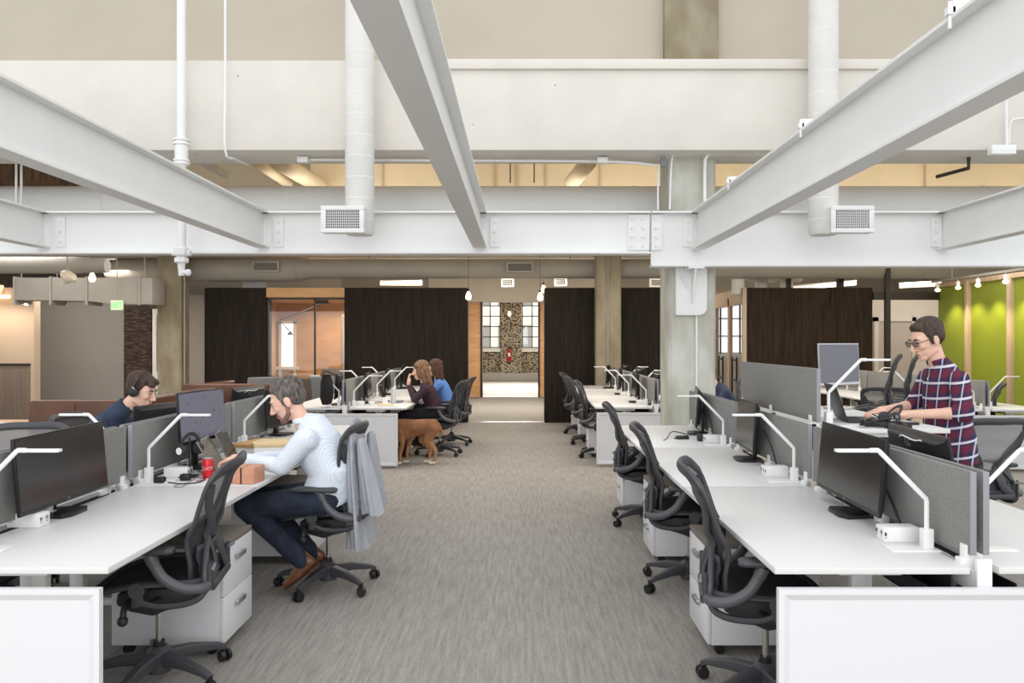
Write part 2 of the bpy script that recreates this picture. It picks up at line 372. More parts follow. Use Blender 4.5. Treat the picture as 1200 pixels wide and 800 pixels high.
        if vox or solid or sub:
            if vox:
                md = o.modifiers.new('r', 'REMESH'); md.mode = 'VOXEL'; md.voxel_size = vox; md.use_smooth_shade = True
                if sm: k = o.modifiers.new('s', 'SMOOTH'); k.factor = .5; k.iterations = sm
            if solid: k = o.modifiers.new('t', 'SOLIDIFY'); k.thickness = solid; k.offset = 0
            if sub: k = o.modifiers.new('u', 'SUBSURF'); k.levels = sub; k.render_levels = sub
            dg = bpy.context.evaluated_depsgraph_get(); dg.update()
            me2 = bpy.data.meshes.new_from_object(o.evaluated_get(dg)); o.modifiers.clear(); o.data = me2; me2.name = name
        if parent is not None: o.parent = parent
        return o

def tag(o, label, cat=None, group=None, kind=None):
    o['label'] = label
    if cat: o['category'] = cat
    if group: o['group'] = group
    if kind: o['kind'] = kind
    return o
def thing(name, label, cat, loc=(0, 0, 0), rz=0, group=None):
    o = bpy.data.objects.new(name, None); COL.objects.link(o); o.empty_display_size = .1
    o.location = loc; o.rotation_euler = (0, 0, rz); return tag(o, label, cat, group)
KIDS = {}
def copy_tree(o, parent=None):
    c = o.copy(); COL.objects.link(c); c.parent = parent
    for ch in o.children: copy_tree(ch, c)
    return c
def dup(o, label, loc, rz=None, group=None):
    c = copy_tree(o); c.location = loc
    if rz is not None: c.rotation_euler = (0, 0, rz)
    c['label'] = label
    if group: c['group'] = group
    return c
def struct(name, mb, m, label, cat='wall', **k):
    return tag(mb.build(name, m, **k), label, cat, kind='structure')
def at(px, py, Y): return V(((px-VX)*Y/FPX, Y, CAMZ+(400-py)*Y/FPX))
def arc(c, r, a0, a1, n, plane='xz'):
    out = []
    for i in range(n+1):
        a = R(a0+(a1-a0)*i/n); u, v = r*cos(a), r*sin(a)
        out.append({'xz': (c[0]+u, c[1], c[2]+v), 'xy': (c[0]+u, c[1]+v, c[2]), 'yz': (c[0], c[1]+u, c[2]+v)}[plane])
    return out
def spline(pts, n=6, closed=False):
    P = [V(p) for p in pts]; out = []; m = len(P)
    for i in range(m if closed else m-1):
        p0 = P[(i-1) % m] if closed or i > 0 else P[i]; p1 = P[i]; p2 = P[(i+1) % m]; p3 = P[(i+2) % m] if closed or i+2 < m else P[(i+1) % m]
        for k in range(n):
            t = k/n; out.append(.5*((2*p1)+(p2-p0)*t+(2*p0-5*p1+4*p2-p3)*t*t+(3*p1-p0-3*p2+p3)*t**3))
    if not closed: out.append(P[-1])
    return out
def lerp_tab(tab, x):
    for (a, va), (b, vb) in zip(tab, tab[1:]):
        if x <= b:
            t = max(0, min(1, (x-a)/(b-a))); t = t*t*(3-2*t); return va+(vb-va)*t
    return tab[-1][1]
# ---------------------------------------------------------------- the building
struct('floor', MB().b2(-14, 14, -6, 22.9, -.1, 0), CARPET, 'grey streaked carpet floor running down the aisle', 'floor', smooth=0)
HALLF = mat('pale_hall_floor', (206, 202, 196), .5, var=.06, scale=4)
struct('floor_hall', MB().b2(-14, 14, 22.9, 33, -.1, 0), HALLF, 'pale floor of the far room beyond the opening', 'floor', smooth=0)
struct('trim_1', MB().b2(-1.03, .49, 15.72, 15.82, 0, .006), SILVER, 'bright metal threshold strip at the opening in the dark wall', 'trim')
struct('trim_2', MB().b2(-1.06, .57, 22.85, 22.98, 0, .006), SILVER, 'bright metal threshold strip at the far doorway', 'trim')
# ceilings
struct('ceiling', MB().b2(-5.4, 14, 12.4, 33, 3.75, 3.9).b2(-5.4, 14, 8.7, 12.4, 4.5, 4.6), CREAMC, 'cream painted deck above the rear office', 'ceiling', smooth=0)
struct('ceiling_wood', MB().b2(-14, -5.4, 12.4, 33, 3.75, 3.9).b2(-14, -5.4, 8.7, 12.4, 4.5, 4.6), WOODCEIL, 'dark timber deck above the left lounge', 'ceiling', smooth=0)
for i, y in enumerate((12.6, 14.9, 17.4)):
    struct('beam', MB().b2(-13, 13, y, y+.3, 3.42, 3.75), BEAMC if i > 1 else CREAMC, ('first', 'second', 'third', 'fourth', 'fifth')[i]+' concrete joist counting from the tall wall, under the rear deck', 'beam', smooth=0)
struct('wall_bulkhead', MB().b2(-2.9, 14, 11.0, 11.2, 3.5, 4.5), CREAMC, 'cream bulkhead seen through the slot under the concrete beam', 'wall', smooth=0)
struct('wall_bulkhead_wood', MB().b2(-14, -5.4, 12.4, 12.5, 3.4, 4.5), WOODCEIL, 'dark wood edge of the deck seen through the slot at left', 'wall', smooth=0)
struct('wall_bulkhead_tan', MB().b2(-5.4, -2.9, 12.4, 12.5, 3.4, 4.5), BEIGE, 'beige recess behind the slanting pipes', 'wall', smooth=0)
mb = MB()
for x in (-1.9, -.35, -.05, .35, 1.1, 3.9, 5.6): mb.b2(x, x+.02, 10.97, 11.0, 3.5, 4.5)
struct('trim_12', mb, TANW, 'thin seams on the cream bulkhead', 'trim')
# tall wall above the concrete beam
struct('wall_upper', MB().b2(-14, 14, 8.62, 8.75, 3.75, 7.5), BEIGE, 'beige plaster wall above the concrete beam', 'wall', smooth=0)
mb = MB().prism([(7.9, 3.503), (8.51, 3.503), (8.6, 3.6), (8.6, 4.40), (7.9, 4.40)], 'x', -14, 14)
struct('beam_concrete', mb, BEAMC, 'deep off-white painted concrete beam across the room', 'beam', bevel=.012)
struct('trim_3', MB().b2(-.72, 14, 7.86, 7.9, 4.30, 4.40), BEAMC, 'thin ledge along the top of the concrete beam', 'trim', bevel=.008)
# side and rear walls
struct('wall_right', MB().b2(11.5, 11.7, 8.5, 33, 0, 3.75), LGREYW, 'far right side wall', 'wall', smooth=0)
struct('wall_left', MB().b2(-13.2, -13, 8.5, 33, 0, 3.75), GREYW, 'far left side wall', 'wall', smooth=0)
struct('wall_grey', MB().b2(-10.6, -8.48, 17, 17.15, 0, 2.55), GREYW, 'grey painted wall behind the leather booth', 'wall', smooth=0)
struct('wall_tan', MB().b2(-13, -9.18, 15, 15.2, 0, 2.62), TANW, 'tan lit wall at the left edge', 'wall', smooth=0)
struct('trim_4', MB().b2(-13, -9.25, 14.96, 15, 0, 1.15), SLAT, 'grey brown wainscot on the tan wall', 'trim', bevel=.004)
struct('trim_5', MB().b2(-13, -9.24, 14.94, 15.0, 1.15, 1.185), DARKSTEEL, 'dark cap rail above the wainscot', 'trim')
struct('trim_6', MB().b2(-13, -9.75, 14.75, 15, 2.50, 2.66), TANW, 'soffit holding the cove light', 'trim')
struct('wall_mural', MB().b2(-8.48, -7.9, 17.0, 17.1, 0, 2.3), BARK, 'dark bark-like mural panel beside the left column', 'wall', smooth=0)
mb = MB()
for x0, x1, z0, z1 in ((-7.87, -7.78, 0, 2.3), (-7.32, -7.22, 0, 2.3), (-7.78, -7.32, 2.16, 2.3), (-7.78, -7.32, 0, .95)): mb.b2(x0, x1, 17.0, 17.12, z0, z1)
struct('window_1', mb, SILLM, 'narrow white framed window beside the left column', 'window', bevel=.005)
mb = MB().b2(-7.58, -7.55, 17.03, 17.08, .95, 2.16)
for z in (1.25, 1.55, 1.85): mb.b2(-7.78, -7.32, 17.03, 17.08, z-.01, z+.01)
o = mb.build('window_mullion', MULL, bpy.data.objects['window_1'])
MB().b2(-7.78, -7.32, 17.05, 17.055, .95, 2.16).build('pane', GLASS, bpy.data.objects['window_1'], smooth=0)
struct('wall_rear_left', MB().b2(-7.22, -6.2, 17.1, 17.25, 0, 2.6), LGREYW, 'grey wall strip right of the left column', 'wall', smooth=0)
struct('wall_rear', MB().b2(-13, -7.9, 22.6, 22.8, 0, 3.75).b2(-7.2, -5.1, 22.6, 22.8, 0, 3.75), BEAMC, 'cream wall far behind the lounge', 'wall', smooth=0)
# charred wood boxes
def box_wall(name, x0, x1, label, y1=16.0, ztop=2.66, m=None):
    return struct(name, MB().b2(x0, x1, 15.66, y1, 0, ztop), m or BLACKWOOD, label, 'wall', smooth=0)
box_wall('wall_black_1', -6.22, -5.0, 'charred black wood wall left of the glass room')
box_wall('wall_black_2', -3.46, -1.03, 'charred black wood wall between glass room and opening')
box_wall('wall_black_3', .49, 2.85, 'charred black wood wall right of the opening, behind the column')
struct('wall_meeting_right', MB().b2(-3.46, -3.3, 16.0, 20.15, 0, 2.6), LGREYW, 'light grey side wall inside the glass room', 'wall', smooth=0)
box_wall('wall_black_4', 4.48, 6.96, 'charred brown wood wall on the right side', 15.85, m=BROWNWOOD)
# meeting room
struct('wall_meeting_back', MB().b2(-6.2, -3.46, 20, 20.15, 0, 2.55), PLY, 'plywood back wall inside the glass room', 'wall', smooth=0)
struct('wall_meeting_left', MB().b2(-6.22, -6.1, 16.0, 20, 0, 2.55), PLY, 'plywood side wall inside the glass room', 'wall', smooth=0)
struct('ceiling_meeting', MB().b2(-6.22, -3.46, 15.75, 20.15, 2.55, 2.64), PLY, 'plywood ceiling of the glass room', 'ceiling', smooth=0)
struct('trim_7', MB().b2(-5.0, -3.46, 15.66, 15.78, 2.47, 2.66), PLY, 'plywood header above the glass room front', 'trim')
mb = MB().b2(-5.0, -4.97, 15.7, 15.76, 0, 2.47).b2(-4.07, -4.045, 15.7, 15.76, 0, 2.47).b2(-5, -3.46, 15.7, 15.76, 2.43, 2.47).b2(-5, -3.46, 15.7, 15.76, 0, .05)
g = struct('window_2', mb, DARKSTEEL, 'glazed front of the meeting room with slim dark mullion', 'window')
MB().b2(-4.97, -4.07, 15.725, 15.735, .05, 2.43).build('pane', GLASS, g, smooth=0)
MB().b2(-4.045, -3.46, 15.725, 15.735, .05, 2.43).build('pane', GLASS, g, smooth=0)
g = thing('whiteboard', 'grey white writing board inside the glass room', 'whiteboard', (-4.45, 19.93, .3))
MB().b2(0, 1.0, 0, .03, 0, 1.95).build('board', WBOARD, g); MB().b2(-.02, 1.02, .01, .05, -.02, 1.97).build('frame', ALU, g)
mb = MB().b2(-6.05, -5.98, 19.9, 19.98, .7, 2.1).b2(-5.68, -5.62, 19.9, 19.98, .7, 2.1).b2(-6.05, -5.62, 19.9, 19.98, 2.05, 2.12).b2(-6.1, -5.55, 19.85, 19.98, .9, .97)
g = struct('window_3', mb, SILLM, 'white framed window seen inside the glass room', 'window')
WIN = mat('daylit_window_pane', (235, 240, 245), .3, emit=1.0)
MB().b2(-5.98, -5.68, 19.95, 19.97, .97, 2.05).build('pane', WIN, g, smooth=0)
# far hall with maple panels, brick pier and windows
struct('door_1', MB().b2(-1.50, -1.09, 22.7, 22.86, 0.02, 2.71).b2(-1.10, -1.06, 22.68, 22.9, 0, 2.73), MAPLE, 'maple sliding panel left of the far doorway', 'door', bevel=.004)
struct('door_2', MB().b2(.57, .82, 22.7, 22.86, 0.02, 2.71), MAPLE, 'maple sliding panel right of the far doorway', 'door', bevel=.004)
struct('trim_8', MB().b2(-1.12, -1.065, 22.66, 22.95, 0, 2.73).b2(.53, .575, 22.66, 22.95, 0, 2.73), MULL, 'dark door posts of the far doorway', 'trim')
struct('ceiling_hall', MB().b2(-2.6, 2.2, 22.6, 23.0, 2.73, 3.75), BEAMC, 'pale soffit above the far doorway', 'ceiling', smooth=0)
struct('wall_hall', MB().b2(-6, -1.5, 22.7, 22.85, 0, 3.75).b2(.8, 12, 22.7, 22.85, 0, 3.75), LGREYW, 'light wall around the far doorway', 'wall', smooth=0)
struct('wall_brick', MB().b2(-.76, .08, 31.7, 32, 0.25, 3.75).b2(-3.4, 3, 32, 32.2, .35, 1.2), BRICK, 'worn brick pier and wall under the far windows', 'wall', smooth=0)
struct('baseboard_hall', MB().b2(-3.4, 3, 31.6, 32.15, 0, .34), LGREYW, 'grey base ledge along the brick wall', 'trim', bevel=.01)
for i, (a, b) in enumerate(((-1.62, -.76), (.08, .92))):
    g = struct('window_%d' % (4+i), MB().b2(a, b, 31.8, 32.1, 1.22, 1.34).b2(a, b, 31.95, 32.1, 3.2, 3.3), SILLM, ('tall factory window left of the brick pier', 'tall factory window right of the brick pier')[i], 'window')
    mb = MB()
    for x in (a+.03, (a+b)/2, b-.03): mb.b2(x-.02, x+.02, 32.0, 32.05, 1.34, 3.2)
    for z in (1.36, 1.78, 2.2, 2.62, 3.04): mb.b2(a, b, 32.0, 32.05, z-.018, z+.018)
    mb.build('window_mullion', MULL, g, smooth=0); MB().b2(a, b, 32.02, 32.03, 1.34, 3.2).build('pane', GLASS, g, smooth=0)
struct('wall_far', MB().b2(-6, -1.62, 32, 32.2, 0, 3.75).b2(.92, 6, 32, 32.2, 0, 3.75).b2(-1.62, .92, 32, 32.2, 3.3, 3.75), BRICK, 'brick wall framing the far windows', 'wall', smooth=0)
g = tag(MB().b2(-12, 12, 44, 45, -6, 9).build('building', FACADE, smooth=0), 'cream building seen through the far factory windows', 'building')
mb = MB()
for i in range(-5, 6):
    for z in (-1.0, 1.3, 3.6): mb.b2(i*1.15-.05, i*1.15+.65, 43.9, 44.0, z, z+1.2)
mb.build('window', WINDARK, g, smooth=0)
g = thing('fire_extinguisher', 'red fire extinguisher hanging on the far brick pier', 'fire extinguisher', (-.42, 31.6, .8))
MB().lathe([(.06, 0), (.085, .02), (.085, .42), (.05, .5), (.025, .53)]).build('cylinder', REDP, g); MB().box((0, 0, .56), (.05, .05, .06)).cyl((0, 0, .6), (.1, 0, .62), .01).build('valve', BLACK, g)
MB().box((0, -.086, .28), (.09, .01, .14)).build('tag', PAPER, g); MB().b2(-.04, .04, .07, .1, .2, .3).build('bracket', BLACK, g)
# right corner of the building
mb = MB().b2(8.33, 11.5, 19, 19.15, 0, 2.75)
struct('wall_right_rear', mb, LGREYW, 'grey wall behind the standing man', 'wall', smooth=0)
g = struct('door_3', MB().b2(8.55, 9.35, 18.93, 18.99, 0, 2.08), mat('grey_door', (150, 142, 134), .6), 'grey door behind the standing man', 'door')
MB().b2(8.45, 8.55, 18.9, 19.0, 0, 2.18).b2(9.35, 9.45, 18.9, 19, 0, 2.18).b2(8.45, 9.45, 18.9, 19, 2.08, 2.18).build('door_frame', LGREYW, g)
struct('beam_steel_dark', MB().b2(6.96, 8.3, 15.6, 15.7, 2.42, 2.58).b2(7.18, 7.27, 15.55, 15.65, 0, 3.75), DARKSTEEL, 'dark steel post and rail right of the brown wood wall', 'beam')
struct('column_dark', MB().b2(5.46, 5.54, 16.2, 16.3, 2.66, 3.5).b2(6.5, 6.62, 16.2, 16.3, 2.66, 3.7), DARKSTEEL, 'dark steel posts rising above the brown wood wall', 'column')
struct('wall_green', MB().b2(8.26, 8.34, 9, 15.66, 0.05, 2.66), GREEN, 'lime green panelled wall at the right', 'wall', smooth=0)
mb = MB()
for y in (14.56, 13.30, 12.0, 10.7): mb.b2(8.18, 8.27, y-.045, y+.045, 0, 2.72)
struct('trim_9', mb, POSTW, 'pale wood posts between the green panels', 'trim', bevel=.005)
struct('trim_10', MB().b2(8.2, 8.34, 9, 15.66, 2.66, 2.74), POSTW, 'pale rail above the green panels', 'trim')
# glazed frames along the side of the brown box
mb = MB().b2(4.40, 4.48, 15.66, 15.74, 0, 2.66)
for y in (16.75, 17.9, 19.2): mb.b2(4.40, 4.48, y-.06, y+.06, 0, 2.5)
mb.b2(4.40, 4.48, 15.7, 19.3, 2.34, 2.66)
g = struct('window_6', mb, POSTW, 'wood framed glazing along the side of the brown wood wall', 'window', bevel=.004)
for y in (15.74, 16.81, 17.96): MB().b2(4.43, 4.44, y, y+1.0, .05, 2.34).build('pane', GLASS, g, smooth=0)
mb = MB()
for y in (16.0, 16.35, 17.1, 17.45, 18.3):
    mb.b2(4.36, 4.39, y-.02, y+.02, .3, 1.28)
mb.b2(4.36, 4.39, 16.0, 16.35, 1.2, 1.24).b2(4.36, 4.39, 16.0, 16.35, .8, .84).b2(4.36, 4.39, 17.1, 17.45, 1.2, 1.24).b2(4.36, 4.39, 17.1, 17.45, .8, .84)
mb.build('window_handle', BLACK, g)
mb = MB().b2(5.2, 5.4, 21.5, 21.6, .8, 2.3).b2(7.0, 7.2, 21.5, 21.6, .8, 2.3)
struct('window_7', MB().b2(4.6, 8.0, 22.55, 22.6, 1.25, 2.75), WIN, 'bright windows seen through the side glazing', 'window', smooth=0)
mb = MB()
for x in (4.6, 5.15, 5.7, 6.25, 6.8, 7.4, 8): mb.b2(x-.02, x+.02, 22.5, 22.55, 1.25, 2.75)
for z in (1.27, 1.75, 2.25, 2.73): mb.b2(4.6, 8, 22.5, 22.55, z-.015, z+.015)
mb.build('window_mullion', MULL, bpy.data.objects['window_7'], smooth=0)

# concrete columns
def column(name, x0, x1, y0, y1, z1, m, label, cham=.03):
    c = cham; pl = [(x0+c, y0), (x1-c, y0), (x1, y0+c), (x1, y1-c), (x1-c, y1), (x0+c, y1), (x0, y1-c), (x0, y0+c)]
    return struct(name, MB().prism(pl, 'z', 0, z1), m, label, 'column', smooth=0)
column('column', 1.55, 2.04, 8.24, 8.78, 3.55, CONCL, 'pale concrete column between the right desk rows')
struct('column_upper', MB().b2(1.555, 2.13, 8.5, 8.64, 3.75, 7.5), CONCB, 'raw brown concrete column above the beam', 'column', smooth=0)
column('column_rear', 1.465, 1.95, 15.22, 15.55, 3.75, CONCB, 'brown concrete column in front of the charred wood wall')
column('column_left', -6.86, -6.41, 15.0, 15.42, 3.75, CONCB, 'brown concrete column near the leather booth')
def pipe(name, label, pts, r, m, cat='pipe', n=12, extra=None):
    mb = MB().tube(pts, r, n)
    o = mb.build(name, m)
    tag(o, label, cat)
    if extra:
        for (nm, e) in extra: e.build(nm, m, o)
    return o
pipe('conduit', 'thin white conduit bending down the pale column', spline([(1.66, 8.12, 2.36), (1.67, 8.15, 2.25), (1.80, 8.2, 2.02), (1.83, 8.215, 1.9), (1.83, 8.215, .8)], 5), .011, STEEL)
pipe('conduit', 'thin conduit down the brown column by the charred wall', [(1.69, 15.2, .8), (1.69, 15.2, 3.4)], .014, DUCTG)
pipe('conduit', 'thin conduit beside the column near the booth', [(-6.38, 15.1, .8), (-6.38, 15.1, 3.4)], .018, DUCTG)

# steel frame: I-beams
def ibeam(name, axis, a, b, c, z0, z1, wd, label, tf=.018, tw=.012, extra=None):
    h = wd/2; w2 = tw/2
    poly = [(c-h, z0), (c+h, z0), (c+h, z0+tf), (c+w2, z0+tf), (c+w2, z1-tf), (c+h, z1-tf), (c+h, z1), (c-h, z1), (c-h, z1-tf), (c-w2, z1-tf), (c-w2, z0+tf), (c-h, z0+tf)]
    mb = MB().prism(poly, axis, a, b)
    o = struct(name, mb, STEEL, label, 'beam', bevel=.002, smooth=0)
    if extra: extra.build('bolt_plate', STEEL, o)
    return o
def bolts(mb, x, z0, z1, nx, nz, y, dx=.075, dirx=False):
    for i in range(nx):
        for j in range(nz):
            z = z0+(z1-z0)*j/max(1, nz-1); p = V((x+dx*i, y, z))
            mb.cyl(p, p+V((0, -.018, 0)), .016, n=6)
    return mb
FB = 8.09
ex = MB()
for x in (-4.72, -2.50, -.30, 1.66, 4.18):
    ex.b2(x, x+.1, FB-.03, FB-.006, 2.56, 2.86); bolts(ex, x+.05, 2.62, 2.82, 1, 3, FB-.03)
ex.b2(1.10, 1.32, FB-.03, FB-.006, 2.53, 2.89); bolts(ex, 1.14, 2.57, 2.85, 2, 4, FB-.03, .11)
ibeam('beam_cross_left', 'x', -10, 1.32, FB, 2.486, 2.916, .19, 'white steel cross beam left of the column', extra=ex)
ex = MB().b2(1.34, 1.45, FB-.03, FB-.006, 2.53, 2.89); bolts(ex, 1.385, 2.57, 2.85, 1, 4, FB-.03)
ibeam('beam_cross_right', 'x', 1.335, 10, FB, 2.357, 2.916, .19, 'deeper white steel cross beam right of the column', extra=ex)
for x, lb in ((-4.84, 'far left'), (-2.61, 'left'), (-.405, 'centre'), (1.805, 'right'), (4.30, 'far right')):
    bottom = 2.55 if x < 1 else 2.53
    ibeam('beam_long', 'y', -2.5, FB-.02, x, bottom, 2.916, .138, lb+' white steel beam running overhead toward the camera')
# clamps + conduit on the right long beam
mb = MB().tube([(1.86, -1, 2.955), (1.86, 8, 2.955)], .011, 8)
o = tag(mb.build('conduit', STEEL), 'thin white conduit clamped on top of the right steel beam', 'pipe')
mb = MB()
for y in (3.2, 4.9, 6.6): mb.box((1.80, y, 2.945), (.12, .03, .05)).cyl((1.735, y, 2.86), (1.735, y, 2.97), .008).box((1.735, y, 2.93), (.03, .03, .03))
mb.build('clamp', STEEL, o)
# gusset on the column
g = struct('trim_11', MB().prism([(1.61, 2.357), (1.93, 2.357), (1.93, 1.93), (1.90, 1.885), (1.86, 1.87), (1.61, 1.87)], 'y', 8.17, 8.24), STEEL, 'white steel gusset plate bolted to the pale column', 'bracket', bevel=.004)
MB().prism([(7.98, 2.357), (8.18, 2.357), (8.18, 1.98), (8.16, 1.98)], 'x', 1.765, 1.785).build('stiffener', STEEL, g, smooth=0)
MB().b2(1.70, 1.86, 7.98, 8.2, 2.335, 2.357).build('cap_plate', STEEL, g)

# round ducts with grilles in front of the cross beam
def grille(parent, cx, y, cz, w_, h_, nx, nz, m=STEEL):
    f = MB()
    for a, b, c, d in ((-w_/2, w_/2, h_/2-.04, h_/2), (-w_/2, w_/2, -h_/2, -h_/2+.04), (-w_/2, -w_/2+.045, -h_/2+.04, h_/2-.04), (w_/2-.045, w_/2, -h_/2+.04, h_/2-.04)):
        f.b2(cx+a, cx+b, y-.015, y+.02, cz+c, cz+d)
    f.build('grille_frame', m, parent, bevel=.003)
    gr = MB(); iw, ih = w_-.09, h_-.08
    for i in range(1, nx): x = cx-iw/2+iw*i/nx; gr.b2(x-.003, x+.003, y-.008, y+.01, cz-ih/2, cz+ih/2)
    for j in range(1, nz): z = cz-ih/2+ih*j/nz; gr.b2(cx-iw/2, cx+iw/2, y-.008, y+.01, z-.003, z+.003)
    gr.build('grille', m, parent, smooth=0)
    MB().b2(cx-iw/2, cx+iw/2, y+.03, y+.04, cz-ih/2, cz+ih/2).build('grille_back', BLACK, parent, smooth=0)
    MB().b2(cx-w_/2+.005, cx+w_/2-.005, y+.041, y+.13, cz-h_/2+.005, cz+h_/2-.005).build('grille_box', m, parent)
for dx, gx, lb in ((-1.535, -1.645, 'white vertical round duct with grille, left of the aisle'), (2.915, 3.09, 'white vertical round duct with grille, right of the column')):
    d = thing('air_duct', lb, 'duct', (dx, 7.62, 0))
    mb = MB().lathe([(.12, 2.62), (.138, 2.66), (.138, 6.9)], n=28)
    for k in range(20): mb.lathe([(.1375, 2.75+.2*k), (.1392, 2.756+.2*k), (.1392, 2.764+.2*k), (.1375, 2.77+.2*k)], n=28)
    mb.build('duct_pipe', DUCTW, d)
    grille(d, gx-dx, -.245, 2.735, .40, .25, 16, 7)
# long grey round duct behind the cross beam
mb = MB().tube([(-11.4, 9.15, 3.085), (11.4, 9.15, 3.085)], .30, 32)
o = tag(mb.build('air_duct', DUCTB), 'long pale round duct lying behind the white cross beam', 'duct')
mb = MB()
for x in range(-11, 11, 2): mb.tube([(x+.3, 9.15, 3.085), (x+.33, 9.15, 3.085)], .305, 32)
mb.build('seam', DUCTB, o)
# rear duct run above the wood boxes
d = thing('air_duct', 'grey round duct running above the charred wood walls', 'duct', (0, 15.76, 0))
MB().tube([(-8.2, 0, 3.0), (-7.95, 0, 3.02)], [.14, .23], 28).tube([(-7.95, 0, 3.02), (-4.39, 0, 3.03)], .24, 28).tube([(-4.39, 0, 3.03), (-4.16, 0, 3.045)], [.24, .197], 28).tube([(-4.16, 0, 3.045), (11, 0, 3.045)], .197, 28).build('duct_pipe', DUCTG, d)
for cx, z, w_ in ((-4.96, 3.06, .54), (0.005, 3.05, .54)):
    grille(d, cx, -.27, z, w_, .21, 1, 9, DUCTG)
for x in (-7, -3, 1, 5, 9): MB().cyl((x, 0, 3.2), (x, 0, 3.74), .012, n=6).build('hanger', DUCTG, d)
d = thing('air_duct', 'smaller grey round duct at the far left under the cross beam', 'duct', (0, 12.8, 0))
MB().tube([(-12, 0, 2.83), (-7.15, 0, 2.83)], .135, 24).tube([(-7.15, 0, 2.83), (-6.65, 0, 2.82)], [.135, .11], 24).build('duct_pipe', DUCTG, d)
d = thing('box_duct', 'grey rectangular duct hanging above the lounge', 'duct', (0, 14.3, 0))
mb = MB().prism([(-9.1, 2.35), (-7.8, 2.33), (-7.3, 2.27), (-6.62, 2.27), (-6.62, 2.75), (-9.1, 2.75)], 'y', 0, .5)
mb.build('duct_body', DUCTG, d, bevel=.006)
mb = MB()
for x in (-9.1, -8.45, -7.8, -6.85): MB().cyl((x, .2, 2.7), (x, .2, 3.74), .012, n=6).build('hanger', DUCTG, d)
for x in (-9.1, -8.45, -7.8, -6.85): mb.b2(x-.02, x+.02, -.02, .52, 2.26, 2.77)
mb.build('flange', DUCTG, d)
# ceiling clutter behind the slot
for i, (a, b, r, m, lb) in enumerate((
    (at(216, 178, 8.7), at(268, 206, 9.6), .05, DUCTW, 'white sprinkler branch pipe slanting behind the left beam'),
    (at(300, 190, 9.4), at(338, 216, 10.6), .06, CREAMC, 'cream slanting pipe in the slot under the concrete beam'),
    (at(325, 188, 9.4), at(375, 218, 10.8), .11, CREAMC, 'thick cream slanting duct in the slot under the concrete beam'),
    (at(670, 214, 10.2), at(690, 190, 9.4), .1, CREAMC, 'short cream slanting duct left of the column'))):
    pipe('slot_pipe', lb, [a, b] if i == 0 else [a if a.y > b.y else b, b if a.y > b.y else a, (b if a.y > b.y else a)+V((-.05 if i < 3 else .05, -.3, .5))][::-1][:2]+[a if a.y > b.y else b], r, m)
for px in (324, 598, 626):
    a = at(px, 214, 10.3)
    pipe('hanger_rod', {324: 'thin hanger rod left of the vertical duct', 598: 'thin hanger rod right of the centre beam', 626: 'second thin hanger rod right of the centre beam'}[px], [a, (a.x, a.y, 4.49)], .008, DARKSTEEL)
pipe('conduit', 'horizontal white conduit under the concrete beam left of the column', spline([at(355, 187, 8.2), at(500, 188, 8.2), at(690, 189, 8.2), at(745, 191, 8.2), at(768, 194, 8.2)], 6), .014, STEEL)
tag(MB().box(at(355, 187, 8.15), (.11, .06, .06)).build('junction_box', STEEL, bevel=.004), 'white junction box under the beam, left of the round duct', 'junction box')
tag(MB().box(at(706, 188, 8.15), (.11, .06, .06)).build('junction_box', STEEL, bevel=.004), 'white junction box under the beam, left of the column', 'junction box')
tag(MB().box(at(777, 190, 8.1), (.05, .05, .1)).build('junction_box', GREYPL, bevel=.004), 'small grey junction box on the column face', 'junction box')
pipe('conduit', 'white conduit loop bending over the column to the right beam', spline([at(826, 237, 8.1), at(826, 195, 8.1), at(828, 184, 8.1), at(838, 180, 8.1), at(895, 180, 8.1)], 6), .018, STEEL)
pipe('conduit', 'second thin conduit loop on the column face', spline([at(785, 245, 8.12), at(787, 190, 8.12), at(792, 181, 8.12), at(805, 179, 8.12)], 5), .01, STEEL)
pipe('conduit', 'thin vertical conduit left of the column above the cross beam', [at(771, 192, 8.2), at(771, 246, 8.2)], .01, STEEL)
pipe('conduit', 'thin white conduit hanging at upper left with a kinked end', spline([at(264, -10, 7.8), at(264, 100, 7.8), at(264, 176, 7.8), at(275, 186, 8.0), at(290, 193, 8.4)], 4), .012, STEEL)
tag(MB().box(at(1174, 176, 7.8), (.24, .08, .09)).build('junction_box', STEEL, bevel=.004), 'white junction boxes on the concrete beam at far right', 'junction box')
pipe('conduit', 'white conduit rising from the junction boxes at far right', [at(1180, 172, 7.8), at(1179, 112, 7.8)], .014, STEEL)
pipe('conduit', 'curved white conduit at the right edge', spline([at(1183, 168, 7.82), at(1183, 150, 7.82), at(1188, 140, 7.82), at(1215, 138, 7.82)], 5), .01, STEEL)
pipe('pipe_rail', 'pair of slim white rods dropping at upper left', [at(19, 190, 8.6), at(19, 240, 8.6)], .012, STEEL)
pipe('pipe_rail', 'second slim white rod dropping at upper left', [at(25, 190, 8.6), at(25, 240, 8.6)], .012, STEEL)
pipe('strut_bar', 'grey metal strut under the beam at far right', [at(1098, 207, 8.6), at(1135, 197, 8.2), (4.64, 8.2, 3.51)], .02, DARKSTEEL)
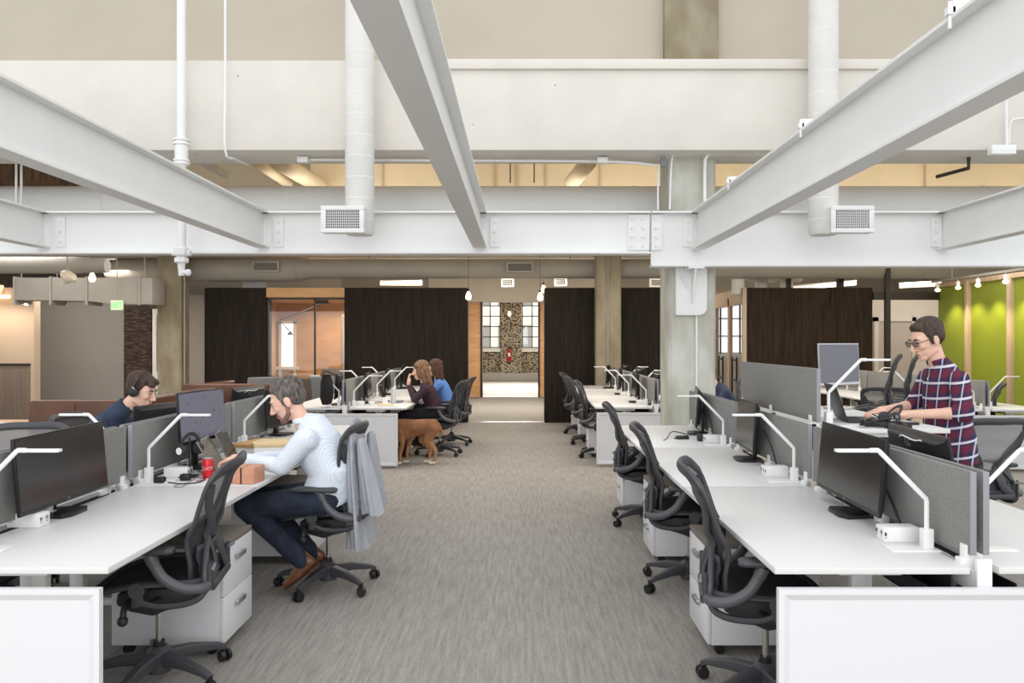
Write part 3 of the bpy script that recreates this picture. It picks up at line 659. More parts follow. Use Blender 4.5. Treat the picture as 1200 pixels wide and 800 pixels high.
# sprinkler riser with valve
d = thing('sprinkler_riser', 'white vertical sprinkler pipe with valve in front of the cross beam', 'pipe', (-3.29, 7.72, 0))
MB().tube([(0, 0, 2.4), (0, 0, 6.9)], .042, 16).build('riser_pipe', STEEL, d)
mb = MB()
for z in (3.52, 3.56, 3.36, 3.33): mb.lathe([(.043, z-.01), (.075, z-.01), (.075, z+.01), (.043, z+.01)], n=16)
mb.lathe([(.05, 3.3), (.062, 3.32), (.062, 3.55), (.05, 3.57)], n=16).build('coupling', STEEL, d)
mb = MB().lathe([(.045, 2.42), (.075, 2.44), (.08, 2.5), (.05, 2.52)], n=8).lathe([(.045, 2.36), (.07, 2.37), (.07, 2.41), (.045, 2.42)], n=8).tube([(0, 0, 2.38), (0, 0, 2.24)], [.04, .026], 12).tube([(0, 0, 2.28), (.06, 0, 2.27)], .025, 10)
mb.ell((.065, 0, 2.27), (.03, .03, .035)).tube([(-.09, 0, 2.46), (.09, 0, 2.46)], .03, 10).build('valve', STEEL, d)
# ceiling-level objects of the rear
def bulb(x, y, z, lb, zc=3.7):
    d = thing('pendant_bulb', lb, 'pendant lamp', (x, y, z))
    MB().lathe([(.02, -.09), (.045, -.07), (.055, -.02), (.03, .05), (.02, .07)], n=16).build('bulb', BRASSY, d)
    MB().cyl((0, 0, .07), (0, 0, .13), .02).build('socket', BLACK, d); MB().cyl((0, 0, .13), (0, 0, zc-z), .004, n=6).build('cord', BLACK, d)
for px, py, Y, lb in ((549, 346, 15.3, 'glowing bulb hanging left of the opening in the dark wall'), (633, 347, 15.4, 'glowing bulb hanging right of the opening, the lower one'), (637, 338, 17.3, 'glowing bulb above the right edge of the opening, the higher one'),
                      (597, 367, 26, 'glowing bulb in front of the far brick pier'), (108, 324, 13.5, 'glowing bulb under the left duct above the lounge')):
    p = at(px, py, Y); bulb(p.x, Y, p.z, lb, 3.72)
for i, (px, py, Y) in enumerate(((595, 331, 20), (657, 330, 20), (769, 331, 20))):
    p = at(px, py, Y); d = thing('air_vent', ('small white box vent above the opening', 'small white box vent right of the opening', 'small white box vent beside the pale column')[i], 'vent', tuple(p))
    grille(d, 0, 0, 0, .32, .22, 6, 4, mat('glowing_vent_white', (235, 232, 222), .5, emit=.12)); MB().cyl((0, .08, .1), (0, .08, 3.74-p.z), .01).build('hanger', DUCTG, d)  # faint emission brightens the vents, they hold no lamp
for i, (px, py, Y, dx, dy) in enumerate(((962, 334, 19, .45, -.9), (1078, 333, 17.5, .3, -.3), (470, 331, 19, .5, .0), (640, 300, 17, 4.5, 0))):
    if i == 3: continue
    p = at(px, py, Y); d = thing('linear_light', ('slanted fluorescent light above the brown wood wall', 'slanted fluorescent light above the dark steel rail', 'fluorescent light above the left charred wall')[i], 'ceiling light', tuple(p))
    MB().tube([(-dx, -dy, -.03), (dx, dy, -.03)], .035, 10).build('tube', TUBEON, d); MB().tube([(-dx, -dy, .03), (dx, dy, .03)], .05, 6, flat=(.5, 1)).build('housing', PANELW, d)
    MB().cyl((0, 0, .05), (0, 0, 3.74-p.z), .006, n=6).build('cord', DARKSTEEL, d)
pipe('light_track', 'long pale pipe running under the rear ceiling', [at(430, 302.5, 17.5), at(790, 302.5, 17.5)], .03, mat('pale_pipe', (240, 228, 200), .5))
for px, Y, lb in ((865, 15.9, 'first white elbow duct above the side glazing'), (892, 16.4, 'white elbow duct above the brown wood wall, left one'), (922, 16.4, 'white elbow duct above the brown wood wall, right one')):
    p = at(px, 333, Y)
    pipe('vent_pipe', lb, spline([(p.x, Y, 2.55), (p.x, Y, 2.85), (p.x+.05, Y+.1, 2.98), (p.x+.5, Y+.8, 3.0)], 5), .13, DUCTW)
# track lights on the right
d = thing('light_track', 'ceiling track carrying spotlights along the green wall', 'track', (7.9, 14, 2.74))
MB().b2(-.02, .02, -3, 1.2, -.02, .02).build('rail', DUCTG, d)
MB().cyl((0, .5, 0), (0, .5, 1.0), .008).cyl((0, -2, 0), (0, -2, .98), .008).build('hanger', DUCTG, d)
for i, Y in enumerate((15.0, 14.3, 13.68, 12.9)):
    s = thing('spotlight', ('farthest', 'second farthest', 'third farthest', 'nearest')[i]+' lit spotlight on the track by the green wall', 'spotlight', (7.9, Y, 2.72), 0, 'spotlights by the green wall')
    M = Matrix.Rotation(R(35), 4, 'Y')
    MB().lathe([(.03, 0), (.035, .09), (.03, .1)], (0, 0, -.14), 14).build('shade', WHITELAMP, s); MB().ell((0, 0, -.15), (.045, .045, .03)).build('lamp', LAMPON, s); MB().cyl((0, 0, -.04), (0, 0, 0), .008).build('stem', WHITELAMP, s)
    l = bpy.data.lights.new('spot_beam', 'SPOT'); l.energy = 42; l.spot_size = R(95); l.spot_blend = .8; l.color = (1, .82, .45); l.shadow_soft_size = .04
    lo = bpy.data.objects.new('spot_beam', l); COL.objects.link(lo); lo.location = (7.9, Y, 2.52); lo.rotation_euler = (0, R(-14), 0)
# exit sign
def text_mesh(body, size, m, name, parent=None, fn=None, extr=.001):
    cu = bpy.data.curves.new('t', 'FONT'); cu.body = body; cu.size = size; cu.extrude = extr; cu.align_x = 'CENTER'; cu.align_y = 'CENTER'; cu.resolution_u = 3
    o = bpy.data.objects.new('t', cu); COL.objects.link(o); dg = bpy.context.evaluated_depsgraph_get(); dg.update()
    me = bpy.data.meshes.new_from_object(o.evaluated_get(dg)); bpy.data.objects.remove(o)
    for v in me.vertices: v.co = fn(v.co) if fn else V((v.co.x, -v.co.z, v.co.y))
    me.materials.clear(); me.materials.append(m); n = bpy.data.objects.new(name, me); COL.objects.link(n); n.parent = parent; return n
p = at(136.5, 357.5, 14.2); d = thing('exit_sign', 'green lit EXIT sign hanging over the lounge', 'sign', tuple(p))
MB().box((0, .02, 0), (.22, .03, .175)).build('housing', SIGNW, d, bevel=.005)
text_mesh('EXIT', .105, GREENEM, 'lettering', d, lambda c: V((c.x*.9, -c.z, c.y*1.35)))
MB().cyl((0, .02, .09), (0, .02, 3.74-p.z), .008).build('stem', DUCTG, d)
p = at(79, 326, 12.4); d = thing('ceiling_speaker', 'cream horn speaker hanging above the lounge', 'speaker', tuple(p))
MB().lathe([(.03, -.1), (.06, -.05), (.12, .0), (.13, .05), (.09, .1)], n=18, M=Matrix.Rotation(R(35), 4, 'Y')).build('horn', mat('cream_plastic', (220, 210, 185), .5), d)
MB().cyl((0, 0, .05), (0, 0, 3.74-p.z), .012).build('bracket', DUCTG, d)
# ---------------------------------------------------------------- office chair prototype (faces +Y)
def wtab(z): return lerp_tab([(.48, .15), (.56, .185), (.64, .19), (.73, .20), (.84, .242), (.95, .255), (1.0, .245)], z)
def ytab(z): return lerp_tab([(.46, -.225), (.56, -.215), (.68, -.225), (.82, -.275), (.94, -.325), (1.03, -.375)], z)
def back_pt(u, z, w_=None):  # u in -1..1
    ww = wtab(z) if w_ is None else w_
    return V((u*ww, ytab(z)+.055*(u*u)*(1 if z > .6 else .6), z))
def make_chair(label, mesh_mat=None, seat_z=.0):
    t = thing('office_chair', label, 'chair')
    F, D = CHAIRF, CHAIRD
    mb = MB().lathe([(.055, .05), (.06, .075), (.055, .15), (.035, .17)], n=20); mb.build('base_hub', F, t)
    for k in range(5):
        a = 2*pi*k/5+.35; M = Matrix.Rotation(a, 4, 'Z')
        leg = MB(); secs = [((.03, 0, .115), .034, .034), ((.16, 0, .112), .026, .026), ((.29, 0, .088), .02, .016), ((.325, 0, .072), .017, .015)]
        l2 = MB().loft(secs, (0, 1, 0), n=12, power=.55); leg.add(l2.v, l2.f, M)
        leg.build('leg', F, t)
        cs = MB(); q = M @ V((.325, 0, 0)); ca = a+.8*k
        for sgn in (-1, 1):
            n_ = V((cos(ca), sin(ca), 0)); c0 = V((q.x, q.y, .031))+n_*sgn*.008; cs.cyl(c0, c0+n_*sgn*.019, .030, .027, n=18)
        cs.cyl((q.x, q.y, .035), (q.x, q.y, .075), .011, n=10); cs.build('caster', BLACK, t)
    MB().cyl((0, 0, .16), (0, 0, .195), .027, .026).build('gas_sleeve', BLACK, t)
    MB().cyl((0, 0, .15), (0, 0, .36), .0145).build('gas_post', CHROME, t)
    U = .062
    mb = MB().prism([(y, z+U) for y, z in ((-.17, .385), (-.19, .355), (-.13, .315), (-.05, .295), (.0, .275), (.10, .30), (.16, .335), (.155, .385), (.1, .40), (-.1, .405))], 'x', -.10, .10)
    mb.build('tilt_mechanism', D, t, bevel=.012)
    kb = MB()
    for sx in (-1, 1):
        kb.tube([(sx*.10, .10, .35+U), (sx*.17, .10, .345+U), (sx*.185, .10, .325+U), (sx*.19, .10, .305+U)], .014, 10); kb.ell((sx*.192, .10, .292+U), (.024, .024, .024), n=12, m=7)
    kb.tube([(.1, .0, .33+U), (.15, .03, .32+U)], .012, 8); kb.build('knob', D, t)
    # seat
    def seat_ring(sc=1, dz=0):
        P = []
        for x, y, z in ((.0, .245, .405), (.16, .235, .408), (.235, .17, .437), (.25, .03, .462), (.24, -.12, .462), (.205, -.215, .458), (.1, -.24, .452), (0, -.243, .45)): P.append((x*sc, y*sc, z+dz+U))
        P += [(-x, y, z) for x, y, z in P[-2:0:-1]]
        return P
    MB().tube(spline(seat_ring(), 4, True), 1, 10, closed=True, flat=(.014, .02), up=(0, 0, 1)).build('seat_frame', F, t)
    rg = spline(seat_ring(.99), 4, True); n = len(rg)
    sm = MB(); vs = [V((0, 0, .438+U))]; fs = []
    for f in (.35, .7, 1.0):
        vs += [V((p.x*f, p.y*f, p.z*f*f+(.438+U)*(1-f*f))) for p in rg]
    for k in range(n): fs.append((0, 1+k, 1+(k+1) % n))
    for r_ in range(2):
        for k in range(n): fs.append((1+r_*n+k, 1+(r_+1)*n+k, 1+(r_+1)*n+(k+1) % n, 1+r_*n+(k+1) % n))
    sm.add(vs, fs); sm.build('seat', mat('dark_seat_mesh', (40, 40, 42), .8), t)
    yk = MB()
    for sx in (-1, 1):
        yk.cyl((sx*.235, .02, .445+U), (sx*.272, .02, .445+U), .034, n=20).cyl((sx*.27, .02, .445+U), (sx*.276, .02, .445+U), .018, n=16)
        yk.tube([(sx*.255, .02, .44+U), (sx*.252, .02, .38+U), (sx*.19, -.01, .355+U), (sx*.1, -.02, .35+U)], 1, 10, flat=(.014, .026))
        # carrier arc from the back upright forward under the seat
        yk.tube(spline([(sx*.20, -.25, .50), (sx*.215, -.235, .455), (sx*.225, -.17, .385+U*.7), (sx*.24, -.05, .38+U*.8), (sx*.245, .03, .40+U)], 4), 1, 10, flat=(.02, .016))
    yk.build('carrier', F, t)
    for sx in (-1, 1):
        MB().tube(spline([(sx*.20, -.26, .50), (sx*.245, -.24, .50), (sx*.275, -.17, .515), (sx*.285, -.10, .56), (sx*.283, -.06, .62), (sx*.28, -.04, .665)], 5), [.024]*21+[.028]*5, 12).build('arm_support', GREYARM, t)
        l = MB().loft([((sx*.28, -.14, .682), .03, .012), ((sx*.28, -.12, .684), .045, .018), ((sx*.277, 0, .686), .048, .018), ((sx*.27, .10, .684), .045, .017), ((sx*.265, .14, .68), .028, .011)], (1, 0, 0), n=16, power=.8)
        l.build('armrest', F, t)
    # back frame ring
    ring = [back_pt(0, 1.035), back_pt(.55, 1.035, .24), back_pt(.9, 1.02, .245), back_pt(1, .965), back_pt(1, .88), back_pt(1, .79), back_pt(1, .70), back_pt(1, .60), back_pt(1, .53), back_pt(.9, .475, .16), back_pt(0, .462)]
    ring += [V((-p.x, p.y, p.z)) for p in ring[-2:0:-1]]
    rp = spline(ring, 4, True)
    MB().tube(rp, [1.45 if p.z > .97 else 1 for p in rp], 10, closed=True, flat=(.011, .018), up=(0, 1, .25)).build('back_frame', F, t)
    # top roll
    # V-shaped spread arms and uprights
    vf = MB()
    for sx in (-1, 1):
        pts = [back_pt(sx*.95, .95), back_pt(sx*.78, .86), back_pt(sx*.52, .77), back_pt(sx*.33, .69)]
        pts = [p+V((0, -.012, 0)) for p in pts]+[V((sx*.075, -.262, .61)), V((sx*.10, -.275, .545)), V((sx*.16, -.27, .50)), V((sx*.20, -.25, .47))]
        pp = spline(pts, 5)
        vf.tube(pp, [max(.75, 1.25-.5*abs(i/len(pp)-.45)) for i in range(len(pp))], 10, flat=(.026, .010), up=(sx*.8, 0, .6))
        pts = [back_pt(sx*.33, .69)+V((0, -.015, 0)), V((sx*.085, -.235, .68)), V((sx*.15, -.245, .62)), V((sx*.195, -.25, .55)), V((sx*.20, -.25, .47))]
        vf.tube(spline(pts, 4), 1, 10, flat=(.014, .012), up=(0, 1, 0))
        for dx in (0, .03): vf.tube([(sx*(.17+dx), -.272, .60), (sx*(.17+dx), -.272, .48)], 1, 8, flat=(.008, .01))
    vf.tube([(-.17, -.28, .485), (.17, -.28, .485)], 1, 10, flat=(.02, .012), up=(0, 0, 1)).tube([(0, -.28, .49), (0, -.2, .42), (0, -.1, .41)], 1, 10, flat=(.05, .02), up=(1, 0, 0))
    vf.build('back_spine', F, t)
    # lumbar pad
    MB().sheet(lambda a, b: back_pt((a*2-1)*.85, .50+.17*b)+V((0, -.024, 0)), 10, 6).build('lumbar_pad', D, t, solid=.012)
    MB().tube([(-.165, -.285, .585), (-.23, -.292, .582)], .008, 8).tube([(.165, -.285, .585), (.23, -.292, .582)], .008, 8).build('lumbar_lever', GREYPL, t)
    MB().sheet(lambda a, b: back_pt((a*2-1)*.99*(1-.30*max(0, (b-.86)/.14)**2), .47+.56*b), 16, 20).build('backrest', mesh_mat or CHAIRM, t, smooth=60)
    return t
GREYARM = mat('grey_arm_plastic', (84, 84, 88), .4)
CHAIR = make_chair('dark mesh office chair nearest the camera in the right row, beside the white end panel')
first_chair = [True]
def chair(loc, deg, label, group=None, z=0):
    if first_chair[0]:
        first_chair[0] = False; c = CHAIR; c.location = (loc[0], loc[1], z); c.rotation_euler = (0, 0, R(deg)); c['label'] = label
        if group: c['group'] = group
        return c
    return dup(CHAIR, label, (loc[0], loc[1], z), R(deg), group)
G1 = 'mesh office chairs along the right aisle'
chair((1.10, 3.55), -101, 'dark mesh office chair nearest the camera on the right, beside the white end panel', G1)
chair((1.11, 5.20), -99, 'dark mesh office chair second from the camera on the right of the aisle', G1)
chair((1.12, 7.02), -96, 'dark mesh office chair third from the camera on the right, beside the last near desk', G1)
G2 = 'mesh office chairs along the far right desk row'
chair((1.13, 11.05), -99, 'dark mesh chair at the far right desk row, closest of its three to the camera', G2)
chair((1.10, 12.45), -96, 'dark mesh chair at the far right desk row, middle of its three', G2)
chair((1.08, 13.9), -100, 'dark mesh chair at the far right desk row, nearest the charred wood wall', G2)
chair((-1.70, 3.74), 99, 'dark mesh office chair pushed under the near left desk beside the white cabinet')
MC = chair((-1.25, 5.18), 86, 'dark mesh office chair the man in the checked shirt sits on')
for n in MC.children:
    if n.name.split('.')[0] in ('back_frame', 'back_spine', 'lumbar_pad', 'lumbar_lever', 'backrest'):
        pv = Matrix.Translation((0, -.22, .47)); n.matrix_local = pv @ Matrix.Rotation(R(-14), 4, 'X') @ pv.inverted()
chair((-1.13, 11.2), 84, 'dark mesh office chair of the woman in the plum cardigan, behind the dog')
chair((-1.06, 12.35), 84, 'dark mesh office chair of the woman in the blue top')
chair((-3.08, 6.0), -92, 'office chair under the man with headphones')
# the empty chair standing right of the man, light mesh
CG = make_chair('wide backed grey mesh chair standing empty behind the standing man', CHAIRMG)
CG.location = (3.36, 5.97, 0); CG.rotation_euler = (0, 0, R(6)); CG['label'] = 'grey mesh office chair standing empty to the right of the plaid shirted man'
dup(CG, 'grey backed office chair on the far side of the left desks, nearest the camera', (-3.22, 4.96, 0), R(188))
chair((6.05, 10.6), 60, 'dark chair back showing above the desk in front of the green wall')
chair((4.46, 9.75), -20, 'dark office chair behind the plaid shirted man at the rear right desks')
for loc, z, lb in (((3.54, 8.0), .42, 'raised armless chair with curved black back, left of the plaid shirted man'), ((4.27, 9.1), .40, 'raised armless chair with curved black back, just left of the man\'s face')):
    c = chair(loc, 65, lb, z=z)
    c.name = 'drafting_chair'; c.scale = (.74, .74, 1)
    for n in list(c.children):
        if n.name.split('.')[0] in ('armrest', 'arm_support'): bpy.data.objects.remove(n)
    MB().cyl((0, 0, -z+.06), (0, 0, .2), .02).build('extension_post', BLACK, c)
    for n in c.children:
        if n.name.split('.')[0] in ('base_hub', 'leg', 'caster'): n.location.z = -z
chair((2.85, 10.3), 90, 'office chair of the person in navy beyond the pale column')
chair((3.25, 11.9), 120, 'office chair with grey brown back right of the person in navy')

# ---------------------------------------------------------------- desks (x 0 user edge .. .726 spine edge, y 0..1.66)
DL, DW = 1.664, .726
def make_desk(label, h=.76, screen=True):
    t = thing('height_adjustable_desk', label, 'desk')
    MB().b2(0, DW, 0, DL-.004, h-.025, h).build('tabletop', WHITE, t, bevel=.0025)
    for y in (.22, DL-.25):
        MB().b2(.36, .44, y-.03, y+.03, .03, h*.62).b2(.37, .43, y-.022, y+.022, h*.5, h-.06).build('leg', STEEL, t, bevel=.004)
        MB().b2(.17, .70, y-.035, y+.035, .0, .032).build('foot', STEEL, t, bevel=.006)
    mb = MB()
    for y in (.1, DL-.18): mb.b2(.28, .52, y, y+.09, h-.058, h-.026)
    mb.build('mounting_bracket', STEEL, t, bevel=.003)
    MB().b2(.30, .50, .19, DL-.2, h-.065, h-.026).build('crossbar', CHAIRD, t)
    mb = MB().b2(.60, .705, .08, DL-.1, h-.16, h-.15).b2(.60, .608, .08, DL-.1, h-.16, h-.09).b2(.697, .705, .08, DL-.1, h-.16, h-.03)
    mb.build('cable_tray', CHAIRD, t)
    if screen:
        s = MB().b2(.745, .766, .035, DL-.04, h+.035, h+.352).build('privacy_screen', FELT, t, bevel=.006)
        mb = MB().b2(.7435, .7675, .030, .036, h+.037, h+.35).b2(.7435, .7675, DL-.041, DL-.035, h+.037, h+.35); mb.build('edge_binding', FELTEDGE, s, bevel=.002)
        mb = MB()
        for y in (.05, .75, DL-.16): mb.b2(.72, .775, y, y+.045, h-.03, h+.02).b2(.738, .772, y, y+.045, h-.03, h+.07)
        mb.build('screen_clamp', STEEL, t, bevel=.003)
        MB().box((.02, .8, h-.032), (.05, .11, .014)).build('height_switch', BLACK, t)
    return t
DESK = make_desk('x'); DESKUP = make_desk('x', 1.09)
used = [0]
def desk(xe, y0, flip, label, group, proto=None, h=None):
    loc = (xe, y0 + (DL if flip else 0), 0); rz = pi if flip else 0
    if proto is None and not used[0]:
        used[0] = 1; DESK.location = loc; DESK.rotation_euler = (0, 0, rz); DESK['label'] = label; DESK['group'] = group; return DESK
    if proto is not None:
        proto.location = loc; proto.rotation_euler = (0, 0, rz); proto['label'] = label; proto['group'] = group; return proto
    return dup(DESK, label, loc, rz, group)
ORD3 = ('nearest', 'second', 'third')
rows = []   # (name, aisle edge x, flip, y0s)
Y1 = [2.948+1.672*i for i in range(3)]; Y2 = [10.2+1.672*i for i in range(3)]; Y2L = [10.05+1.672*i for i in range(3)]; Y3 = [9.8+1.672*i for i in range(3)]
def row(xe, flip, ys, phrase, skip=()):
    for i, y in enumerate(ys):
        if i in skip: continue
        desk(xe, y, flip, '%s white desk of %s' % (ORD3[i], phrase), 'white desks, '+phrase)
row(.948, False, Y1, 'the near right row beside the aisle')
row(2.51, True, Y1, 'the near right row away from the aisle', skip=(1,))
desk(2.51, Y1[1], True, 'raised standing-height white desk the plaid shirted man works at', 'standing desk', proto=DESKUP)
row(-1.53, True, Y1, 'the near left row beside the aisle')
row(-3.09, False, Y1, 'the near left row away from the aisle')
row(.976, False, Y2, 'the far right row beside the aisle')
row(2.54, True, Y2, 'the far right row away from the aisle')
row(-1.44, True, Y2L, 'the far left row beside the aisle, where the women sit')
row(-3.0, False, Y2L, 'the far left row away from the aisle')
row(5.0, False, Y3, 'the rear right row behind the standing man')
row(6.57, True, Y3, 'the rear right row nearest the green wall')
for cx, ys, lb in ((1.729, Y1, 'near right'), (-2.31, Y1, 'near left'), (1.758, Y2, 'far right'), (-2.22, Y2L, 'far left'), (5.785, Y3, 'rear right')):
    y0, y1 = ys[0], ys[-1]+DL
    t = thing('desk_spine', 'white steel spine beam between the %s double desks' % lb, 'desk frame', (cx, 0, 0))
    MB().b2(-.022, .022, y0+.02, y1-.02, .655, .735).build('beam', STEEL, t, bevel=.003)
    for y in (y0+.06, (y0+y1)/2, y1-.1): MB().b2(-.02, .02, y, y+.05, 0, .66).b2(-.12, .12, y-.01, y+.06, 0, .02).build('leg', STEEL, t, bevel=.003)
    MB().b2(-.028, .028, y0+.0, y0+.02, .65, .79).build('end_bracket', STEEL, t, bevel=.003)
    mb = MB()
    for k in range(3): mb.tube(spline([(random.uniform(-.015, .015), y0+.1+k*1.67, .74), (.01, y0+.4+k*1.67, .75), (-.012, y0+.8+k*1.67, .742), (.01, y0+1.5+k*1.67, .745)], 5), .005, 6)
    mb.build('cable', BLACK, t)
def end_panel(x0, x1, y, label, ztop=.69):
    w_, h_ = x1-x0, ztop-.03
    def rect(i, y_): return [(x0+i, y_, .03+i), (x1-i, y_, .03+i), (x1-i, y_, ztop-i), (x0+i, y_, ztop-i)]
    vs = rect(0, y+.028)+rect(0, y)+rect(.02, y)+rect(.045, y+.014)
    fs = [(3, 2, 1, 0)]+[(a*4+k, a*4+(k+1) % 4, (a+1)*4+(k+1) % 4, (a+1)*4+k) for a in range(3) for k in range(4)]+[(12, 13, 14, 15)]
    t = thing('end_panel', label, 'panel'); 
    MB().add(vs, fs).build('panel', PANELW, t, smooth=0)
    mb = MB()
    for x in (x0+.3, (x0+x1)/2, x1-.3): mb.b2(x-.03, x+.03, y+.005, y+.027, 0, .035)
    mb.build('foot', STEEL, t); return t
end_panel(.952, 2.52, 2.915, 'white framed end panel closing the near right desks')
end_panel(-3.11, -1.545, 2.915, 'white framed end panel closing the near left desks')
end_panel(.985, 2.55, 10.15, 'white framed end panel of the far right desks')
end_panel(-3.0, -1.54, 10.0, 'white framed end panel of the far left desks')
end_panel(5.0, 6.57, 9.76, 'white framed end panel of the rear right desks')

# ---------------------------------------------------------------- cabinets (front faces -Y)
def make_cab():
    t = thing('pedestal_cabinet', 'x', 'cabinet')
    MB().b2(-.215, .215, .02, .57, .055, .545).build('body', CABW, t, bevel=.004)
    for z0, z1 in ((.06, .295), (.30, .54)):
        d = MB().b2(-.212, .212, 0, .019, z0, z1).build('drawer', CABW, t, bevel=.003)
        MB().b2(-.06, .06, -.022, -.012, z1-.085, z1-.06).b2(-.06, -.05, -.014, .002, z1-.085, z1-.06).b2(.05, .06, -.014, .002, z1-.085, z1-.06).build('handle', SILVER, d, bevel=.002)
    MB().b2(-.215, .215, .0, .57, .546, .572).build('cushion', CUSHION, t, bevel=.006)
    MB().cyl((-.18, -.003, .515), (-.18, .004, .515), .008, n=12).build('lock', SILVER, t)
    for x in (-.17, .17):
        for y in (.07, .50):
            MB().cyl((x-.018, y, .026), (x+.018, y, .026), .026, n=16).cyl((x, y, .03), (x, y, .056), .012).build('caster', BLACK, t)
    return t
CAB = make_cab(); cu = [0]
def cab(x, y, deg, label, group):
    if not cu[0]:
        cu[0] = 1; CAB.location = (x, y, 0); CAB.rotation_euler = (0, 0, R(deg)); CAB['label'] = label; CAB['group'] = group; return
    dup(CAB, label, (x, y, 0), R(deg), group)
GC = 'white drawer cabinets under the desks'
for i, y in enumerate(Y1): cab(.955, y+1.30, -90, '%s white two drawer cabinet under the near right desks' % ORD3[i], GC)
for i, y in enumerate(Y1): cab(-1.505, y+1.30, 90, ('white two drawer cabinet beside the near left chair', 'white two drawer cabinet under the desk of the man in the checked shirt', 'white two drawer cabinet farthest along the near left desks')[i], GC)
for i, y in enumerate(Y2): cab(.955, y+.98, -90, '%s white two drawer cabinet under the far right desks' % ORD3[i], GC)

# ---------------------------------------------------------------- desk lamps (arm reaches -X)
def make_lamp():
    t = thing('desk_lamp', 'x', 'lamp')
    MB().b2(-.16, .035, -.05, .05, 0, .007).build('base_plate', WHITELAMP, t, bevel=.002)
    MB().b2(-.02, .02, -.02, .02, .007, .085).build('socket', WHITELAMP, t, bevel=.002)
    MB().tube([(0, 0, .08), (0, 0, .195), (-.003, 0, .205), (-.19, 0, .395), (-.197, 0, .4), (-.23, 0, .4)], 1, 8, flat=(.008, .010), up=(0, 1, 0)).build('arm', WHITELAMP, t, smooth=25)
    h_ = MB().b2(-.37, -.21, -.013, .013, .394, .406).build('lamp_head', WHITELAMP, t, bevel=.002)
    MB().b2(-.36, -.24, -.009, .009, .3925, .394).build('light_strip', PAPER, h_)
    return t
LAMP = make_lamp(); lu = [0]
def lamp(x, y, z, deg, label, group='angular white desk lamps'):
    if not lu[0]:
        lu[0] = 1; o = LAMP; o.location = (x, y, z); o.rotation_euler = (0, 0, R(deg)); o['label'] = label; o['group'] = group; return
    dup(LAMP, label, (x, y, z), R(deg), group)
LL = [.26, .14, .12]
for i, y in enumerate(Y1):
    lamp(1.645, y+LL[i], .76, 0, '%s white desk lamp of the near right aisle desks' % ORD3[i])
    lamp(-2.225, y+LL[i], .76, 180, '%s white desk lamp of the near left aisle desks' % ORD3[i])
    lamp(-2.40, y+LL[i]+.02, .76, 0, '%s white desk lamp on the window side of the near left desks' % ORD3[i])
lamp(1.835, 3.22, .76, 180, 'white desk lamp at the right edge, its arm crossing the empty mesh chair')
lamp(1.86, 4.78, 1.09, 180, 'white desk lamp on the raised standing desk')
for i, y in enumerate(Y2):
    lamp(1.66, y+.22, .76, 0, '%s white desk lamp of the far right aisle desks' % ORD3[i])
    lamp(1.86, y+.22, .76, 180, '%s white desk lamp behind the screens of the far right desks' % ORD3[i])
for i, y in enumerate(Y2L):
    lamp(-2.13, y+.14, .76, 180, '%s white desk lamp of the far left aisle desks' % ORD3[i])
    lamp(-2.32, y+.14, .76, 0, '%s white desk lamp behind the screens of the far left desks' % ORD3[i])
for i, y in enumerate(Y3):
    lamp(5.70, y+.16, .76, 0, '%s white desk lamp of the rear right desks, behind the standing man' % ORD3[i])
    lamp(5.9, y+.16, .76, 180, '%s white desk lamp in front of the green wall' % ORD3[i])
def make_outlet():
    t = thing('power_outlet_box', 'x', 'power box')
    MB().b2(-.075, .075, -.04, .04, 0, .062).build('housing', WHITELAMP, t, bevel=.004)
    mb = MB()
    for x in (-.05, -.01, .035): mb.b2(-.0765, -.074, x-.012, x-.008, .03, .045).b2(-.0765, -.074, x-.002, x+.002, .03, .045).cyl((-.0762, x-.005, .022), (-.074, x-.005, .022), .003, n=8)
    mb.build('socket_hole', BLACK, t); return t
OUT = make_outlet(); ou = [0]
def outlet(x, y, label, deg=0):
    if not ou[0]:
        ou[0] = 1; OUT.location = (x, y, .76); OUT['label'] = label; OUT['group'] = 'white power boxes'; return
    dup(OUT, label, (x, y, .76), R(deg), 'white power boxes')
outlet(1.60, 3.36, 'white power box beside the nearest right desk lamp')
outlet(1.60, 4.98, 'white power box beside the second right desk lamp')
outlet(1.61, 6.62, 'white power box beside the third right desk lamp')
outlet(-2.24, 3.62, 'white power box at the left edge of the picture on the near left desk', 180)
outlet(-2.12, 4.93, 'white power box among the black adapters on the left desk', 180)
outlet(-2.10, 10.35, 'white power box on the far left desks next to the nearest lamp', 180)
outlet(1.63, 10.6, 'white power box on the far right desks')
outlet(1.63, 12.3, 'white power box farther along the far right desks')
outlet(5.66, 12.6, 'white power box on the rear right desks behind the standing man')

